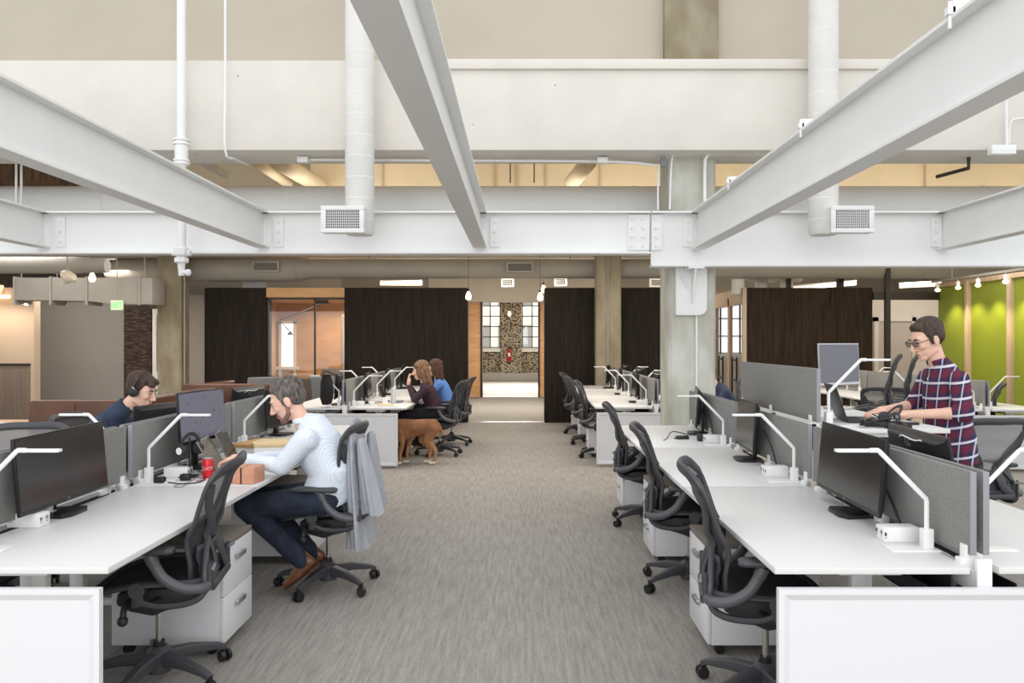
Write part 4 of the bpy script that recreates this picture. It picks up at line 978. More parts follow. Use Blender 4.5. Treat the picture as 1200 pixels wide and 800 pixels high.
# ---------------------------------------------------------------- monitors (display faces -Y, origin at foot)
def make_monitor(W, H, top, disp=SCREENOFF, kind='lcd_monitor', logo=None, silver=False, neck=True):
    body = SILVER if silver else BLACK
    t = thing(kind, 'x', 'monitor')
    zc = top-H/2
    mb = MB(); 
    rings = [(W/2, H/2, 0), (W/2, H/2, .012), (W/2-.02, H/2-.02, .024), (W/2-.04, H/2-.025, .038), (W/2-.055, H/2-.032, .042)]
    vs = []
    for a, b, y in rings: vs += [(-a, y, zc-b), (a, y, zc-b), (a, y, zc+b), (-a, y, zc+b)]
    fs = [(3, 2, 1, 0)]+[(i*4+k, i*4+(k+1) % 4, (i+1)*4+(k+1) % 4, (i+1)*4+k) for i in range(len(rings)-1) for k in range(4)]+[(16, 17, 18, 19)]
    hs = mb.add(vs, fs).build('housing', body, t, bevel=.0015, smooth=20)
    MB().b2(-W/2+.008, W/2-.008, -.002, .0, zc-H/2+.02, zc+H/2-.008).build('display', disp, t, smooth=0)
    MB().b2(-.03, .03, .05, .075, .02, zc).b2(-.05, .05, .045, .07, zc-.06, zc+.06).build('stand_neck', body, t, bevel=.006)
    MB().prism([(-.12, -.05), (-.07, -.075), (.07, -.075), (.12, -.05), (.10, .06), (.05, .11), (-.05, .11), (-.10, .06)], 'z', 0, .018).build('stand_foot', body, t, bevel=.005)
    return t
def place(t, x, y, z, deg, label, tilt=6, group=None):
    t.location = (x, y, z); t.rotation_euler = (R(-tilt)*0, 0, R(deg)); t['label'] = label
    if group: t['group'] = group
    if tilt:
        for n in t.children:
            if n.name.split('.')[0] in ('housing', 'display', 'logo'):
                piv = Matrix.Translation((0, .03, .3)); n.matrix_local = piv @ Matrix.Rotation(R(-tilt), 4, 'X') @ piv.inverted()
    return t
GM = 'wide black monitors on the desks'
WIDE = make_monitor(.80, .345, .41)
def text_on(t, body, size, m, pos, back=False):
    n = text_mesh(body, size, m, 'logo', t, (lambda c: V((-c.x+pos[0], pos[1]+c.z, c.y+pos[2]))) if back else (lambda c: V((c.x+pos[0], pos[1]-c.z, c.y+pos[2]))))
    return n
lg = text_on(WIDE, 'LG', .014, SILVER, (0, -.003, .41-.345+.010))
place(WIDE, 1.60, 3.86, .76, -92, 'wide black monitor nearest the camera on the right aisle desks', 5, GM)
def mon(src, x, y, z, deg, label, group=GM):
    return dup(src, label, (x, y, z), R(deg), group)
mon(WIDE, -2.22, 3.87, .76, 92, 'wide black monitor at the left edge on the nearest left desk')
W24 = make_monitor(.58, .335, .42)
place(W24, 1.60, 5.62, .76, -94, 'black monitor second from the camera on the right aisle desks', 4, GM)
mon(W24, 1.60, 7.22, .76, -100, 'black monitor farthest of the three on the right aisle desks')
LIT = make_monitor(.60, .335, .512, SCREENON)
place(LIT, -2.11, 5.30, .76, 84, 'monitor with lit screen in front of the man in the checked shirt', 4, GM)
mon(W24, -2.13, 7.12, .76, 78, 'black monitor behind the head of the man in the checked shirt')
LG = make_monitor(.64, .34, .425); 
nb = text_mesh('LG', .052, SILVER, 'logo', LG, lambda c: V((-c.x+.03, .0445+c.z, c.y+.368)))
MB().tube(spline([(.15, .045, .36), (.10, .06, .392), (-.05, .062, .385), (-.12, .055, .39), (-.2, .045, .35)], 5), .0035, 6).build('cable', PAPER, LG)
place(LG, 1.88, 3.70, .76, 86, 'black monitor seen from behind over the near right screens, cable looped on it', 10, GM)
SM = make_monitor(.50, .30, .385)
MB().tube(spline([(-.1, .06, .24), (0, .08, .27), (.06, .08, .22), (.12, .07, .25)], 5), .006, 6).build('cable', PAPER, SM)
place(SM, -2.64, 5.77, .76, -104, 'glossy black monitor seen from behind, in front of the man with headphones', 6, GM)
mon(LG, -2.52, 7.3, .76, -96, 'glossy black monitor seen from behind, farther along the left screens')
SIL = make_monitor(.50, .315, .495, SCREENG, silver=True)
place(SIL, 2.42, 6.0, 1.09, 34, 'silver framed pale monitor standing at the end of the raised desk', 2, GM)
for i, y in enumerate(Y2):
    mon(W24, 1.58, y+.75, .76, -92-4*i, '%s black monitor on the far right aisle desks' % ORD3[i])
    mon(LG, 1.95, y+.75, .76, 94, '%s black monitor seen from behind the far right screens' % ORD3[i])
for i, y in enumerate(Y2L):
    mon(W24, -2.06, y+.8, .76, 95, '%s black monitor on the far left aisle desks' % ORD3[i])
mon(W24, -2.42, 10.55, .76, -84, 'black monitor seen edge-on behind the far left screens')
mon(W24, 5.62, 10.9, .76, -92, 'black monitor on the rear right desks behind the standing man')

# ---------------------------------------------------------------- laptops and desk clutter
def make_laptop(label, loc, deg, openang, disp=SCREENOFF, bodym=None, w_=.34, d_=.235):
    bodym = bodym or GREYPL
    t = thing('laptop', label, 'laptop', loc, R(deg))
    MB().b2(-w_/2, w_/2, -d_, 0, 0, .014).build('keyboard_base', bodym, t, bevel=.003)
    mb = MB()
    for i in range(11):
        for j in range(5): mb.b2(-w_/2+.025+i*(w_-.05)/11, -w_/2+.022+(i+1)*(w_-.05)/11-.003, -.12+j*.019, -.105+j*.019, .014, .016)
    mb.build('keys', BLACK, t, smooth=0)
    M = Matrix.Translation((0, 0, .012)) @ Matrix.Rotation(R(-openang), 4, 'X')
    l = MB(); b = MB().b2(-w_/2, w_/2, 0, .008, 0, d_); l.add(b.v, b.f, M); l.build('lid', bodym, t, bevel=.002)
    l = MB(); b = MB().b2(-w_/2+.008, w_/2-.008, -.0015, 0, .01, d_-.008); l.add(b.v, b.f, M); l.build('display', disp, t, smooth=0)
    return t
make_laptop('open dark laptop the man in the checked shirt types on', (-1.93, 5.14, .76), 100, 30, mat('olive_reflection', (74, 68, 52), .25))  # olive display colour stands in for a reflection on the dark screen
make_laptop('second open laptop behind the first, next to the cardboard tray', (-1.98, 5.52, .76), 100, 25)
make_laptop('open black laptop on the raised standing desk', (2.08, 5.12, 1.09), 80, 18, bodym=BLACK)
make_laptop('open laptop on the far left desk in front of the women', (-1.86, 11.0, .76), 92, 20)
can = thing('drink_can', 'red soft drink can on the left desk', 'can', (-1.925, 4.90, .76))
MB().lathe([(.024, 0), (.030, .004), (.033, .012), (.033, .104), (.028, .115), (.026, .118)], n=32).build('can_body', RED, can)
MB().lathe([(.0265, .117), (.028, .120), (.026, .122), (.024, .118)], n=32).box((0, .006, .1195), (.014, .02, .002)).build('lid', ALU, can)
text_mesh('Coca', .042, WHT, 'lettering', can, lambda c: V((.0336*sin(c.x/.0336-.05), -.0336*cos(c.x/.0336-.05), .062+c.y+.12*c.x)))
text_mesh('Cola', .042, WHT, 'lettering', can, lambda c: V((.0336*sin(c.x/.0336+3.2), -.0336*cos(c.x/.0336+3.2), .062+c.y+.12*c.x)))
t = thing('terracotta_block', 'terracotta coloured block with a dark band at the left desk edge', 'block', (-1.635, 4.74, .76), R(-8))
MB().b2(-.085, .002, -.075, .075, 0, .10).b2(.008, .085, -.075, .075, 0, .10).build('block_half', TERRA, t, bevel=.008)
MB().b2(.0, .01, -.072, .072, .004, .096).build('band', DARKSTEEL, t); mb = MB()
for k in (-.04, -.015, .01): mb.b2(-.0865, -.084, k, k+.006, .03, .08)
mb.build('slot', DARKSTEEL, t)
t = thing('wood_topped_box', 'white box with pale wood lid in front of the man in the checked shirt', 'box', (-1.68, 5.50, .76), R(6))
MB().b2(-.13, .16, -.12, .12, 0, .125).build('box', PAPER, t, bevel=.003); MB().prism([(-.17, -.02), (-.13, -.128), (.19, -.128), (.19, .15), (-.14, .15)], 'z', .125, .15).build('lid', WOODL, t, bevel=.004)
t = thing('cardboard_tray', 'flat brown cardboard box behind the laptops on the left desk', 'box', (-1.84, 5.86, .76), R(-12))
MB().b2(-.2, .18, -.16, .16, 0, .075).build('tray', PAPER, t, bevel=.002); MB().b2(-.21, .2, -.17, .17, .075, .10).build('lid', CARD, t, bevel=.003)
t = MB().b2(-.15, .15, -.1, .1, 0, .004).build('paper_sheet', PAPER); t.location = (-1.70, 5.05, .7605); t.rotation_euler = (0, 0, .2); tag(t, 'white paper beside the laptop on the left desk', 'paper')
# headset hooked near the lit monitor
def headphones(label, loc, deg, tiltx=0):
    t = thing('headphones', label, 'headphones', loc, R(deg)); t.rotation_euler = (R(tiltx), 0, R(deg))
    MB().tube(arc((0, 0, .02), .078, 0, 180, 14), 1, 8, flat=(.004, .013), up=(0, 1, 0)).build('headband', CHAIRD, t)
    for s in (-1, 1):
        MB().cyl((s*.062, 0, 0), (s*.09, 0, 0), .036, n=20).build('ear_cup', CHAIRD, t, bevel=.005); MB().cyl((s*.09, 0, 0), (s*.0915, 0, 0), .022, n=20).build('cup_badge', PAPER, t)
    return t
headphones('black headphones propped against the lit monitor stand', (-2.05, 4.93, .93), 70, 6)
t = thing('headphone_stand', 'slim black stand holding the headphones on the left desk', 'stand', (-2.05, 4.93, .76)); MB().b2(-.05, .05, -.05, .05, 0, .008).build('foot', BLACK, t, bevel=.002); MB().cyl((0, 0, .008), (0, 0, .245), .006).build('post', BLACK, t)
headphones('black headphones lying on the raised standing desk', (2.235, 4.80, 1.135), 85, 40)
def cable(label, pts, r=.0035, m=BLACK): return pipe('cable', label, spline(pts, 6), r, m, 'cable', 6)
mb = MB(); random.seed(3)
for k in range(7):
    a0 = random.uniform(0, 6); c = (2.13+.03*random.random(), 4.70)
    mb.tube(spline([(c[0]+(.10+.03*random.random())*cos(a0+j*1.05), c[1]+(.045+.02*random.random())*sin(a0+j*1.05), 1.097+.012*k*random.random()+.005) for j in range(7)], 5), .0045, 6)
tag(mb.build('cable_coil', BLACK), 'tangle of black cable coiled at the front of the raised desk', 'cable')
t = thing('webcam', 'small black webcam sitting on the cable tangle of the raised desk', 'webcam', (2.235, 4.72, 1.10)); MB().ell((0, 0, .055), (.024, .02, .026)).build('camera_head', BLACK, t); MB().cyl((0, -.021, .055), (0, -.018, .055), .01).build('lens', SILVER, t); MB().b2(-.02, .02, -.02, .02, 0, .032).build('foot', BLACK, t, bevel=.004)
t = MB().b2(-.07, .07, -.035, .035, 0, .022).build('power_adapter', BLACK, bevel=.006); t.location = (2.22, 4.66, 1.0905); tag(t, 'black power adapter in front of the headphones on the raised desk', 'adapter')
t = MB().b2(-.08, .08, -.02, .02, 0, .015).build('phone_dock', BLACK, bevel=.004); t.location = (2.36, 4.86, 1.0905); tag(t, 'slim black device lying near the man\'s hands', 'device')
cable('thin black cable trailing right across the raised desk', [(2.2, 4.7, 1.094), (2.33, 4.78, 1.11), (2.42, 4.86, 1.094), (2.49, 5.0, 1.094)], .003)
for i, (x, y, s, lb) in enumerate(((-2.14, 4.72, (.065, .04, .035), 'black power adapter next to the left desk lamp'), (-2.02, 4.80, (.06, .045, .04), 'rounded black adapter left of the red can'))):
    t = MB().box((0, 0, s[2]/2), s).build('power_adapter', BLACK, bevel=.008); t.location = (x, y, .7605); tag(t, lb, 'adapter')
cable('black cable running from the adapters to the lit monitor', [(-2.1, 4.72, .765), (-1.98, 4.66, .765), (-1.9, 4.74, .765), (-1.97, 4.95, .77), (-2.1, 5.15, .77)])
cable('thin grey earphone cable looped on the left desk', [(-1.98, 4.95, .9), (-1.95, 4.86, .80), (-1.97, 4.74, .764), (-2.0, 4.60, .764), (-1.955, 4.56, .764), (-1.95, 4.68, .764)], .0025, GREYPL)
cable('pink cable beside the adapters', [(-2.0, 4.86, .764), (-1.95, 4.84, .77), (-1.90, 4.80, .764), (-1.94, 4.76, .764)], .003, mat('pink_cable', (150, 60, 70), .5))
cable('black cable lying on the third right desk', [(1.5, 7.15, .765), (1.36, 7.05, .80), (1.27, 6.85, .765), (1.22, 6.72, .765)], .004)
cable('second black cable on the third right desk', [(1.5, 7.1, .765), (1.40, 6.9, .765), (1.33, 6.85, .765)], .004)
t = MB().box((0, 0, .015), (.11, .05, .03)).build('power_adapter', BLACK, bevel=.008); t.location = (1.40, 6.83, .7605); tag(t, 'black adapter on the third right desk', 'adapter')
t = MB().box((0, 0, .03), (.06, .06, .06)).build('power_adapter', BLACK, bevel=.008); t.location = (1.53, 6.70, .7605); tag(t, 'black plug cube beside the third right power box', 'adapter')
for i in range(3):
    cable('black cable hanging behind the %s right aisle monitor' % ORD3[i], [(1.655, Y1[i]+.75, 1.0), (1.665, Y1[i]+.62, .9), (1.66, Y1[i]+.5, .80), (1.672, Y1[i]+.4, .768)], .006)
# far left desk items
for x, y, s, m, lb, nm, ct in ((-1.70, 10.25, (.30, .22, .018), PAPER, 'white notebook at the corner of the far left desk', 'notebook', 'notebook'), (-1.72, 10.23, (.22, .15, .014), WOODL, 'tan book on the white notebook', 'book', 'book')):
    t = MB().box((0, 0, s[2]/2), s).build(nm, m, bevel=.002); t.location = (x, y, .7605+(.018 if nm == 'book' else 0)); tag(t, lb, ct)
t = thing('mug', 'white mug on the far left desk', 'mug', (-1.80, 10.6, .76)); MB().lathe([(.035, 0), (.04, .005), (.04, .095), (.036, .095), (.034, .01)], n=20).build('cup', PAPER, t); MB().tube(arc((.045, 0, .05), .028, -80, 80, 8), .005, 6).build('handle', PAPER, t)
t = thing('bottle', 'clear water bottle beside the white mug', 'bottle', (-1.72, 10.8, .76)); MB().lathe([(.03, 0), (.034, .01), (.034, .13), (.014, .17), (.014, .19)], n=18).build('bottle_body', mat('clear_plastic', (200, 205, 205), .2), t); MB().cyl((0, 0, .19), (0, 0, .21), .016).build('cap', WHT, t)
t = MB().lathe([(.02, 0), (.03, .01), (.045, .05)], n=18).build('bowl', PAPER); t.location = (-1.95, 10.45, .7605); tag(t, 'small pale bowl on the far left desk by the lamp', 'bowl')
# backpack hanging behind the far left screens
t = thing('backpack', 'black backpack hung over the end of the far left screens', 'bag', (-2.46, 10.12, .78))
MB().loft([((0, 0, .02), .05, .10), ((0, 0, .1), .075, .13), ((0, 0, .3), .07, .12), ((0, 0, .40), .045, .08)], (1, 0, 0), n=18, power=.7).build('bag_body', BLACKC, t); MB().tube(spline([(-.05, -.08, .38), (0, -.09, .45), (.06, -.05, .43), (.1, 0, .40)], 5), .018, 8).build('strap', mat('brown_strap', (110, 84, 66), .8), t)

# ---------------------------------------------------------------- lounge: leather booth and table
t = thing('leather_booth', 'brown leather booth bench behind the left desks', 'booth', (-5.15, 8.3, 0))
def cushionblk(mb, x0, x1, y0, y1, z0, z1): return mb.b2(x0, x1, y0, y1, z0, z1)
cushionblk(MB(), 0, 1.0, 0, .16, .02, .98).build('back_panel', LEATHER, t, bevel=.03, seg=3)
cushionblk(MB(), 1.01, 1.18, 0, .16, .02, .99).build('back_panel', LEATHER, t, bevel=.03, seg=3)
cushionblk(MB(), 1.02, 1.18, .17, 2.1, .02, 1.0).build('side_panel', LEATHER, t, bevel=.03, seg=3)
cushionblk(MB(), .02, 1.0, .17, .75, .02, .45).build('seat', LEATHER, t, bevel=.04, seg=3)
MB().tube([(.5, -.004, .05), (.5, -.004, .95)], .004, 6).build('seam', LEATHER, t)
t = thing('leather_booth', 'farther brown leather booth beside the left column', 'booth', (-4.6, 10.8, 0))
MB().b2(0, 1.15, 0, .16, .02, 1.02).build('back_panel', LEATHER, t, bevel=.03, seg=3); MB().b2(0, .16, .17, 1.6, .02, 1.0).build('side_panel', LEATHER, t, bevel=.03, seg=3); MB().b2(.17, 1.15, .17, .7, .02, .45).build('seat', LEATHER, t, bevel=.04, seg=3)
t = thing('lounge_table', 'light wood table at the left edge by the booth', 'table', (-5.9, 8.3, 0))
MB().b2(-.7, .64, -.45, .45, .70, .74).build('tabletop', TABLEW, t, bevel=.005); MB().b2(-.05, .05, -.05, .05, .03, .70).build('pedestal', BLACK, t, bevel=.005); MB().lathe([(.28, 0), (.28, .02), (.05, .03)], n=24).build('foot', BLACK, t)
o = MB().b2(-.14, .14, -.1, .1, 0, .012).build('paper_pad', PAPER); o.location = (-5.42, 8.2, .7405); tag(o, 'white paper pad on the light wood lounge table', 'paper')
mb = MB().tube([(-.55, 0, 0), (.35, 0, 0)], .03, 10); o = mb.build('cove_lamp', mat('warm_cove_strip', (255, 225, 180), .4, emit=5)); o.location = (-9.9, 14.85, 2.44); tag(o, 'glowing cove light strip at the top of the tan wall', 'lamp')
# meeting room furniture
def lounge_chair(loc, deg, m, label):
    t = thing('lounge_chair', label, 'chair', loc, R(deg))
    MB().b2(-.3, .3, -.3, .3, .28, .45).build('seat', m, t, bevel=.05, seg=3); MB().loft([((0, -.30, .42), .29, .06), ((0, -.36, .7), .30, .05), ((0, -.42, .98), .27, .04)], (1, 0, 0), n=16, power=.6).build('backrest', m, t)
    for x in (-.25, .25):
        for y in (-.25, .25): MB().cyl((x, y, 0), (x*.9, y*.9, .3), .013).build('leg', SILVER, t)
    return t
lounge_chair((-3.9, 13.6, 0), 20, LINING, 'taupe high backed chair behind the head of the seated man')
lounge_chair((-3.35, 14.3, 0), -20, GREYCH, 'grey lounge chair in front of the glass room, on the right')
lounge_chair((-4.6, 14.0, 0), 30, GREYCH, 'grey lounge chair in front of the glass room, on the left')
lounge_chair((-4.4, 17.6, 0), 160, GREYCH, 'grey lounge chair inside the glass room')
t = thing('pendant_lamp', 'articulated black wall lamp inside the glass room', 'lamp', (-4.85, 17.2, 0))
MB().tube([(.55, 0, 2.42), (.45, 0, 2.36), (-.36, 0, 2.06), (-.15, 0, 1.84)], .012, 8).build('arm', BLACK, t); MB().b2(.4, .7, -.05, .05, 2.42, 2.50).build('mount', BLACK, t); MB().lathe([(.02, .08), (.07, 0)], (-.12, 0, 1.74), 16).build('shade', CHAIRD, t)
# ---------------------------------------------------------------- people (local: +Y forward, +X right hand side, z up)
def head_matrix(c, pitch, yaw, sc=1, roll=0):
    return Matrix.Translation(c) @ Matrix.Rotation(R(yaw), 4, 'Z') @ Matrix.Rotation(R(-pitch), 4, 'X') @ Matrix.Rotation(R(roll), 4, 'Y') @ Matrix.Scale(sc, 4)
def head_prims(mb, H):
    def e(c, r): b = MB().ell(c, r, n=24, m=15); mb.add(b.v, b.f, H)
    def k(a, ra, b_, rb): b = MB().cap(a, ra, b_, rb); mb.add(b.v, b.f, H)
    e((0, -.015, .035), (.074, .095, .085)); e((0, .03, .0), (.064, .064, .085)); e((0, .028, -.05), (.054, .060, .062))
    e((0, .068, -.095), (.024, .02, .018)); k((-.045, .0, -.07), .018, (-.012, .068, -.098), .016); k((.045, .0, -.07), .018, (.012, .068, -.098), .016)
    k((0, .092, .012), .008, (0, .116, -.03), .011); e((.012, .102, -.036), (.008, .009, .007)); e((-.012, .102, -.036), (.008, .009, .007))
    k((-.045, .078, .03), .009, (.045, .078, .03), .009); e((.036, .062, -.02), (.022, .026, .022)); e((-.036, .062, -.02), (.022, .026, .022))
    k((-.016, .086, -.062), .008, (.016, .086, -.062), .008); k((-.013, .084, -.074), .008, (.013, .084, -.074), .008)
    for s in (-1, 1):
        e((s*.076, -.008, -.008), (.009, .02, .032)); e((s*.078, -.004, -.03), (.007, .012, .013))
def face_bits(root, H, brow, lens=False, beard=None):
    for s in (-1, 1):
        m = MB(); b = MB().ell((s*.031, .081, .008), (.011, .009, .006), n=12, m=8); m.add(b.v, b.f, H); o = m.build('eye', EYEW, root)
        m = MB(); b = MB().ell((s*.031, .0885, .007), (.0055, .003, .0055), n=10, m=6); m.add(b.v, b.f, H); m.build('iris', IRIS, o)
        m = MB(); b = MB().tube([(s*.014, .092, .027), (s*.03, .090, .033), (s*.048, .078, .028)], 1, 6, flat=(.004, .005)); m.add(b.v, b.f, H); m.build('eyebrow', brow, root)
    m = MB(); b = MB().tube([(-.02, .090, -.067), (0, .0955, -.066), (.02, .090, -.067)], 1, 8, flat=(.005, .005)); m.add(b.v, b.f, H); m.build('mouth', LIP, root)
def tr(mb, b, H): mb.add(b.v, b.f, H)
def hand_prims(mb, w_, d, n, curl=25, side=1, sc=1.0, spread=1.0):
    """w_ wrist, d pointing direction, n palm normal (toward what it touches), side=+1 thumb on d x n side"""
    w_, d, n = V(w_), V(d).normalized(), V(n).normalized(); n = (n-d*n.dot(d)).normalized(); l = d.cross(n)*side
    M = Matrix.Translation(w_) @ Matrix((l, d, n)).transposed().to_4x4() @ Matrix.Scale(sc, 4)
    b = MB().ell((0, .045, 0), (.041, .052, .016)); b.cap((0, -.01, 0), .027, (0, .03, 0), .028)
    for i, (x, L) in enumerate(((.030, .072), (.010, .080), (-.010, .074), (-.029, .060))):
        a = R(curl*(.8+.15*i)); p0 = V((x, .082, .002)); p1 = p0+V((x*.12*spread, L*.48*cos(a*.5), L*.48*sin(a*.5))); p2 = p1+V((x*.05, L*.32*cos(a*1.3), L*.32*sin(a*1.3))); p3 = p2+V((0, L*.24*cos(a*2), L*.24*sin(a*2)))
        b.cap(p0-V((0, .02, 0)), .0092, p1, .0085).cap(p1, .0085, p2, .0078).cap(p2, .0078, p3, .0068)
    b.cap((.028, .012, .004), .013, (.052, .045, .012), .0105).cap((.052, .045, .012), .0105, (.062, .073, .020), .0085)
    mb.add(b.v, b.f, M)
def person(label, loc, deg, J, top, bottom, hairmat, hair, skin=SKIN, w_=1.0, vox=.006, sleeve='long', beard=None, shoes=True, hs=1.0, name='person'):
    root = thing(name, label, 'person', loc, R(deg))
    H = head_matrix(J['head'], J.get('pitch', 10), J.get('yaw', 0), hs, J.get('roll', 0))
    pel, che, nk = V(J['pelvis']), V(J['chest']), V(J['neck'])
    X = V((1, 0, 0)); up = (nk-pel).normalized(); sw = .185*w_
    shY = V(J.get('shtwist', (0, 0, 0)))
    S = {s: che+X*s*sw+up*.055+shY*s for s in (-1, 1)}
    for s, kx in ((-1, 'shL'), (1, 'shR')):
        if kx in J: S[s] = V(J[kx])
    E = {1: V(J['elR']), -1: V(J['elL'])}; W = {1: V(J['wrR']), -1: V(J['wrL'])}
    hipo = .088*w_; HP = {s: pel+X*s*hipo for s in (-1, 1)}
    K = {1: V(J['knR']), -1: V(J['knL'])}; A = {1: V(J['anR']), -1: V(J['anL'])}
    mid = pel.lerp(che, .5)+V(J.get('bend', (0, -.02, 0)))
    b = MB(); head_prims(b, H)
    hb = H @ V((0, -.02, -.06))
    b.cap(nk-up*.03, .056, hb, .05)
    b.loft([(pel-up*.05, .12*w_, .09), (pel, .14*w_, .10), (mid, .125*w_, .09), (che, .145*w_, .095), (che+up*.09, .12*w_, .07), (nk, .055, .05)], X)
    for s in (-1, 1):
        b.cap(che+up*.05+X*s*.1, .045, S[s], .04).cap(S[s], .042, E[s], .036).cap(E[s], .040, W[s], .026).cap(E[s].lerp(W[s], .1), .041, E[s].lerp(W[s], .35), .038)
        b.cap(HP[s], .064, K[s], .05).cap(K[s], .05, A[s], .036)
        hd = J['hdR' if s > 0 else 'hdL']; hn = J['hnR' if s > 0 else 'hnL']
        hand_prims(b, W[s]+(V(hd).normalized()*.015), hd, hn, J.get('curl', 28), 1 if s > 0 else -1, J.get('hsc', 1.0))
    # thumb side: for a palm facing down (n=-z) pointing forward, d x n points to the body's outer side for the right hand -> flip
    b.build('body', skin, root, vox=vox, sm=4)
    face_bits(root, H, hairmat)
    # shirt
    dp = J.get('deep', 1); t = MB(); bw = J.get('belly', .115); ww = J.get('waist', .155)
    hw = J.get('hemw', .165); secs = [(pel-up*J.get('hem', .06), hw*w_, .125), (pel+up*.03, hw*w_, bw+.012), (mid, ww*w_, bw), (che, .168*w_, .118*dp), (che+up*.07, .17*w_, .10*dp), (che+up*.12, .125*w_, .08*dp), (nk+up*J.get('nkup', -.012), .070, .064)]
    t.loft(secs, X, n=28)
    for s in (-1, 1):
        t.cap(che+up*.035+X*s*.08*w_, .075*dp**.6, S[s]-up*.008, .062*dp**.5)
        t.cap(S[s], .064*dp**.5, E[s], .052*dp**.5)
        if sleeve == 'long': t.cap(E[s], .053, W[s]-(W[s]-E[s])*.05, .036)
        elif sleeve == 'rolled': t.cap(E[s], .054, E[s].lerp(W[s], .12), .056).cap(S[s].lerp(E[s], .8), .058, E[s], .058)
    t.build('shirt', top, root, vox=vox*1.1, sm=6)
    if 'collar' in J:
        c = MB(); cc = nk+up*.012; f = V((0, 1, 0)); cd_ = (V(hb)-nk).normalized(); a_ = X; bb = cd_.cross(a_).normalized()
        pts = [cc+a_*cos(k/16*2*pi)*.066+bb*sin(k/16*2*pi)*.062 for k in range(16)]
        cb = nk-up*.004; pts = [cb+a_*sin(R(a))*.068+(V((0, -cos(R(a))*.060, 0)))+cd_*(.016-.030*(abs(a)/150)**2) for a in range(-150, 151, 15)]
        c.tube(pts, 1, 8, flat=(.017, .006), up=tuple(cd_)); c.build('collar', top, root, smooth=60)

    # trousers
    tw = J.get('slim', 1); t = MB().loft([(pel+up*.06, .145*w_*tw, .105*tw), (pel, .160*w_*tw, .118*tw), (pel-up*.07, .15*w_*tw, .11*tw)], X)
    for s in (-1, 1):
        t.cap(HP[s], .096*w_*tw, K[s], .072).cap(K[s], .073, A[s]+(K[s]-A[s])*.15, .056).cap(A[s]+(K[s]-A[s])*.3, .062, A[s]-(K[s]-A[s])*.01, .057)
    t.build('trousers', bottom, root, vox=vox*1.2, sm=6)
    for s, ft in ((-1, J['ftL']), (1, J['ftR'])):
        f = V(ft[0]).normalized(); u = V(ft[1]).normalized(); l = f.cross(u); a = A[s]
        M = Matrix.Translation(a) @ Matrix((l, f, u)).transposed().to_4x4()
        sh = MB(); q = MB().cap((0, -.035, -.045), .036, (0, .06, -.055), .034).cap((0, .06, -.06), .036, (0, .165, -.066), .026).cap((0, -.03, -.04), .036, (0, -.015, .02), .040).cap((0, .0, -.02), .036, (0, .09, -.055), .033); sh.add(q.v, q.f, M)
        o = sh.build('shoe', SHOE if shoes else BLACK, root, vox=.007, sm=4)
        so = MB(); q = MB().loft([((0, -.075, -.085), .024, .008), ((0, -.06, -.085), .034, .009), ((0, .02, -.088), .034, .008), ((0, .12, -.09), .042, .007), ((0, .19, -.09), .026, .006)], (1, 0, 0), n=16); q.b2(-.033, .033, -.07, .0, -.105, -.085); so.add(q.v, q.f, M); so.build('shoe_sole', SHOESOLE, o)
    if hair:
        h = MB(); hair(h, H, nk); h.build('hair', hairmat, root, vox=.006, sm=3)
    return root, H
def short_hair(h, H, nk, vol=1.0, fringe=0):
    def e(c, r): tr(h, MB().ell(c, r, n=24, m=14), H)
    e((0, -.027, .055), (.079*vol, .098, .080*vol)); e((0, -.052, .015), (.074, .064, .075)); e((0, .022, .09), (.058, .050, .030*vol))
    for s in (-1, 1): e((s*.066, -.012, .038), (.016, .05, .038)); e((s*.070, .014, .0), (.010, .014, .03))
    if fringe: e((0, .055, .085), (.055, .045, .028)); e((.03, .08, .07), (.03, .025, .018))
def long_hair(h, H, nk, L=.2):
    def e(c, r): tr(h, MB().ell(c, r, n=24, m=14), H)
    e((0, -.02, .05), (.088, .104, .086)); e((0, -.05, -.02), (.088, .075, .11))
    for s in (-1, 1):
        e((s*.062, .01, -.02), (.03, .05, .09)); tr(h, MB().cap((s*.06, -.01, -.03), .045, (s*.062, -.03, -.16), .035), H)
    for x in (-.06, -.02, .02, .06): tr(h, MB().cap((x, -.07, 0), .045, (x*1.1, -.085, -.14-L*.35), .032), H)
FWD, DN, UP = (0, 1, 0), (0, 0, -1), (0, 0, 1)
SHFLAT = (FWD, UP)
# 1 man in checked shirt (faces -X)
J = dict(pelvis=(0, -.02, .605), chest=(0, .055, .95), neck=(0, .15, 1.10), bend=(0, -.06, 0), deep=1.28, head=(.01, .245, 1.225), pitch=27, yaw=6, belly=.15, waist=.17,
         elL=(-.20, .22, .835), wrL=(-.13, .50, .875), elR=(.24, .20, .835), wrR=(.13, .50, .84), hdL=(.25, 1, -.12), hnL=(.1, -.1, -1), hdR=(-.2, 1, -.05), hnR=(0, 0, -1), curl=34,
         knL=(-.12, .47, .57), anL=(-.10, .13, .235), knR=(.14, .46, .57), anR=(.12, .12, .22), ftL=((.0, .80, -.60), (0, .60, .80)), ftR=((0, .8, -.6), (0, .6, .8)), collar=1)
man, H = person('seated man with greying hair in pale checked shirt and dark jeans', (-1.24, 5.07, 0), 90, J, CHECK, JEANS, HAIRG, lambda h, H, nk: short_hair(h, H, nk, 1.0), SKINP, w_=1.1, hs=1.10, vox=.0055)
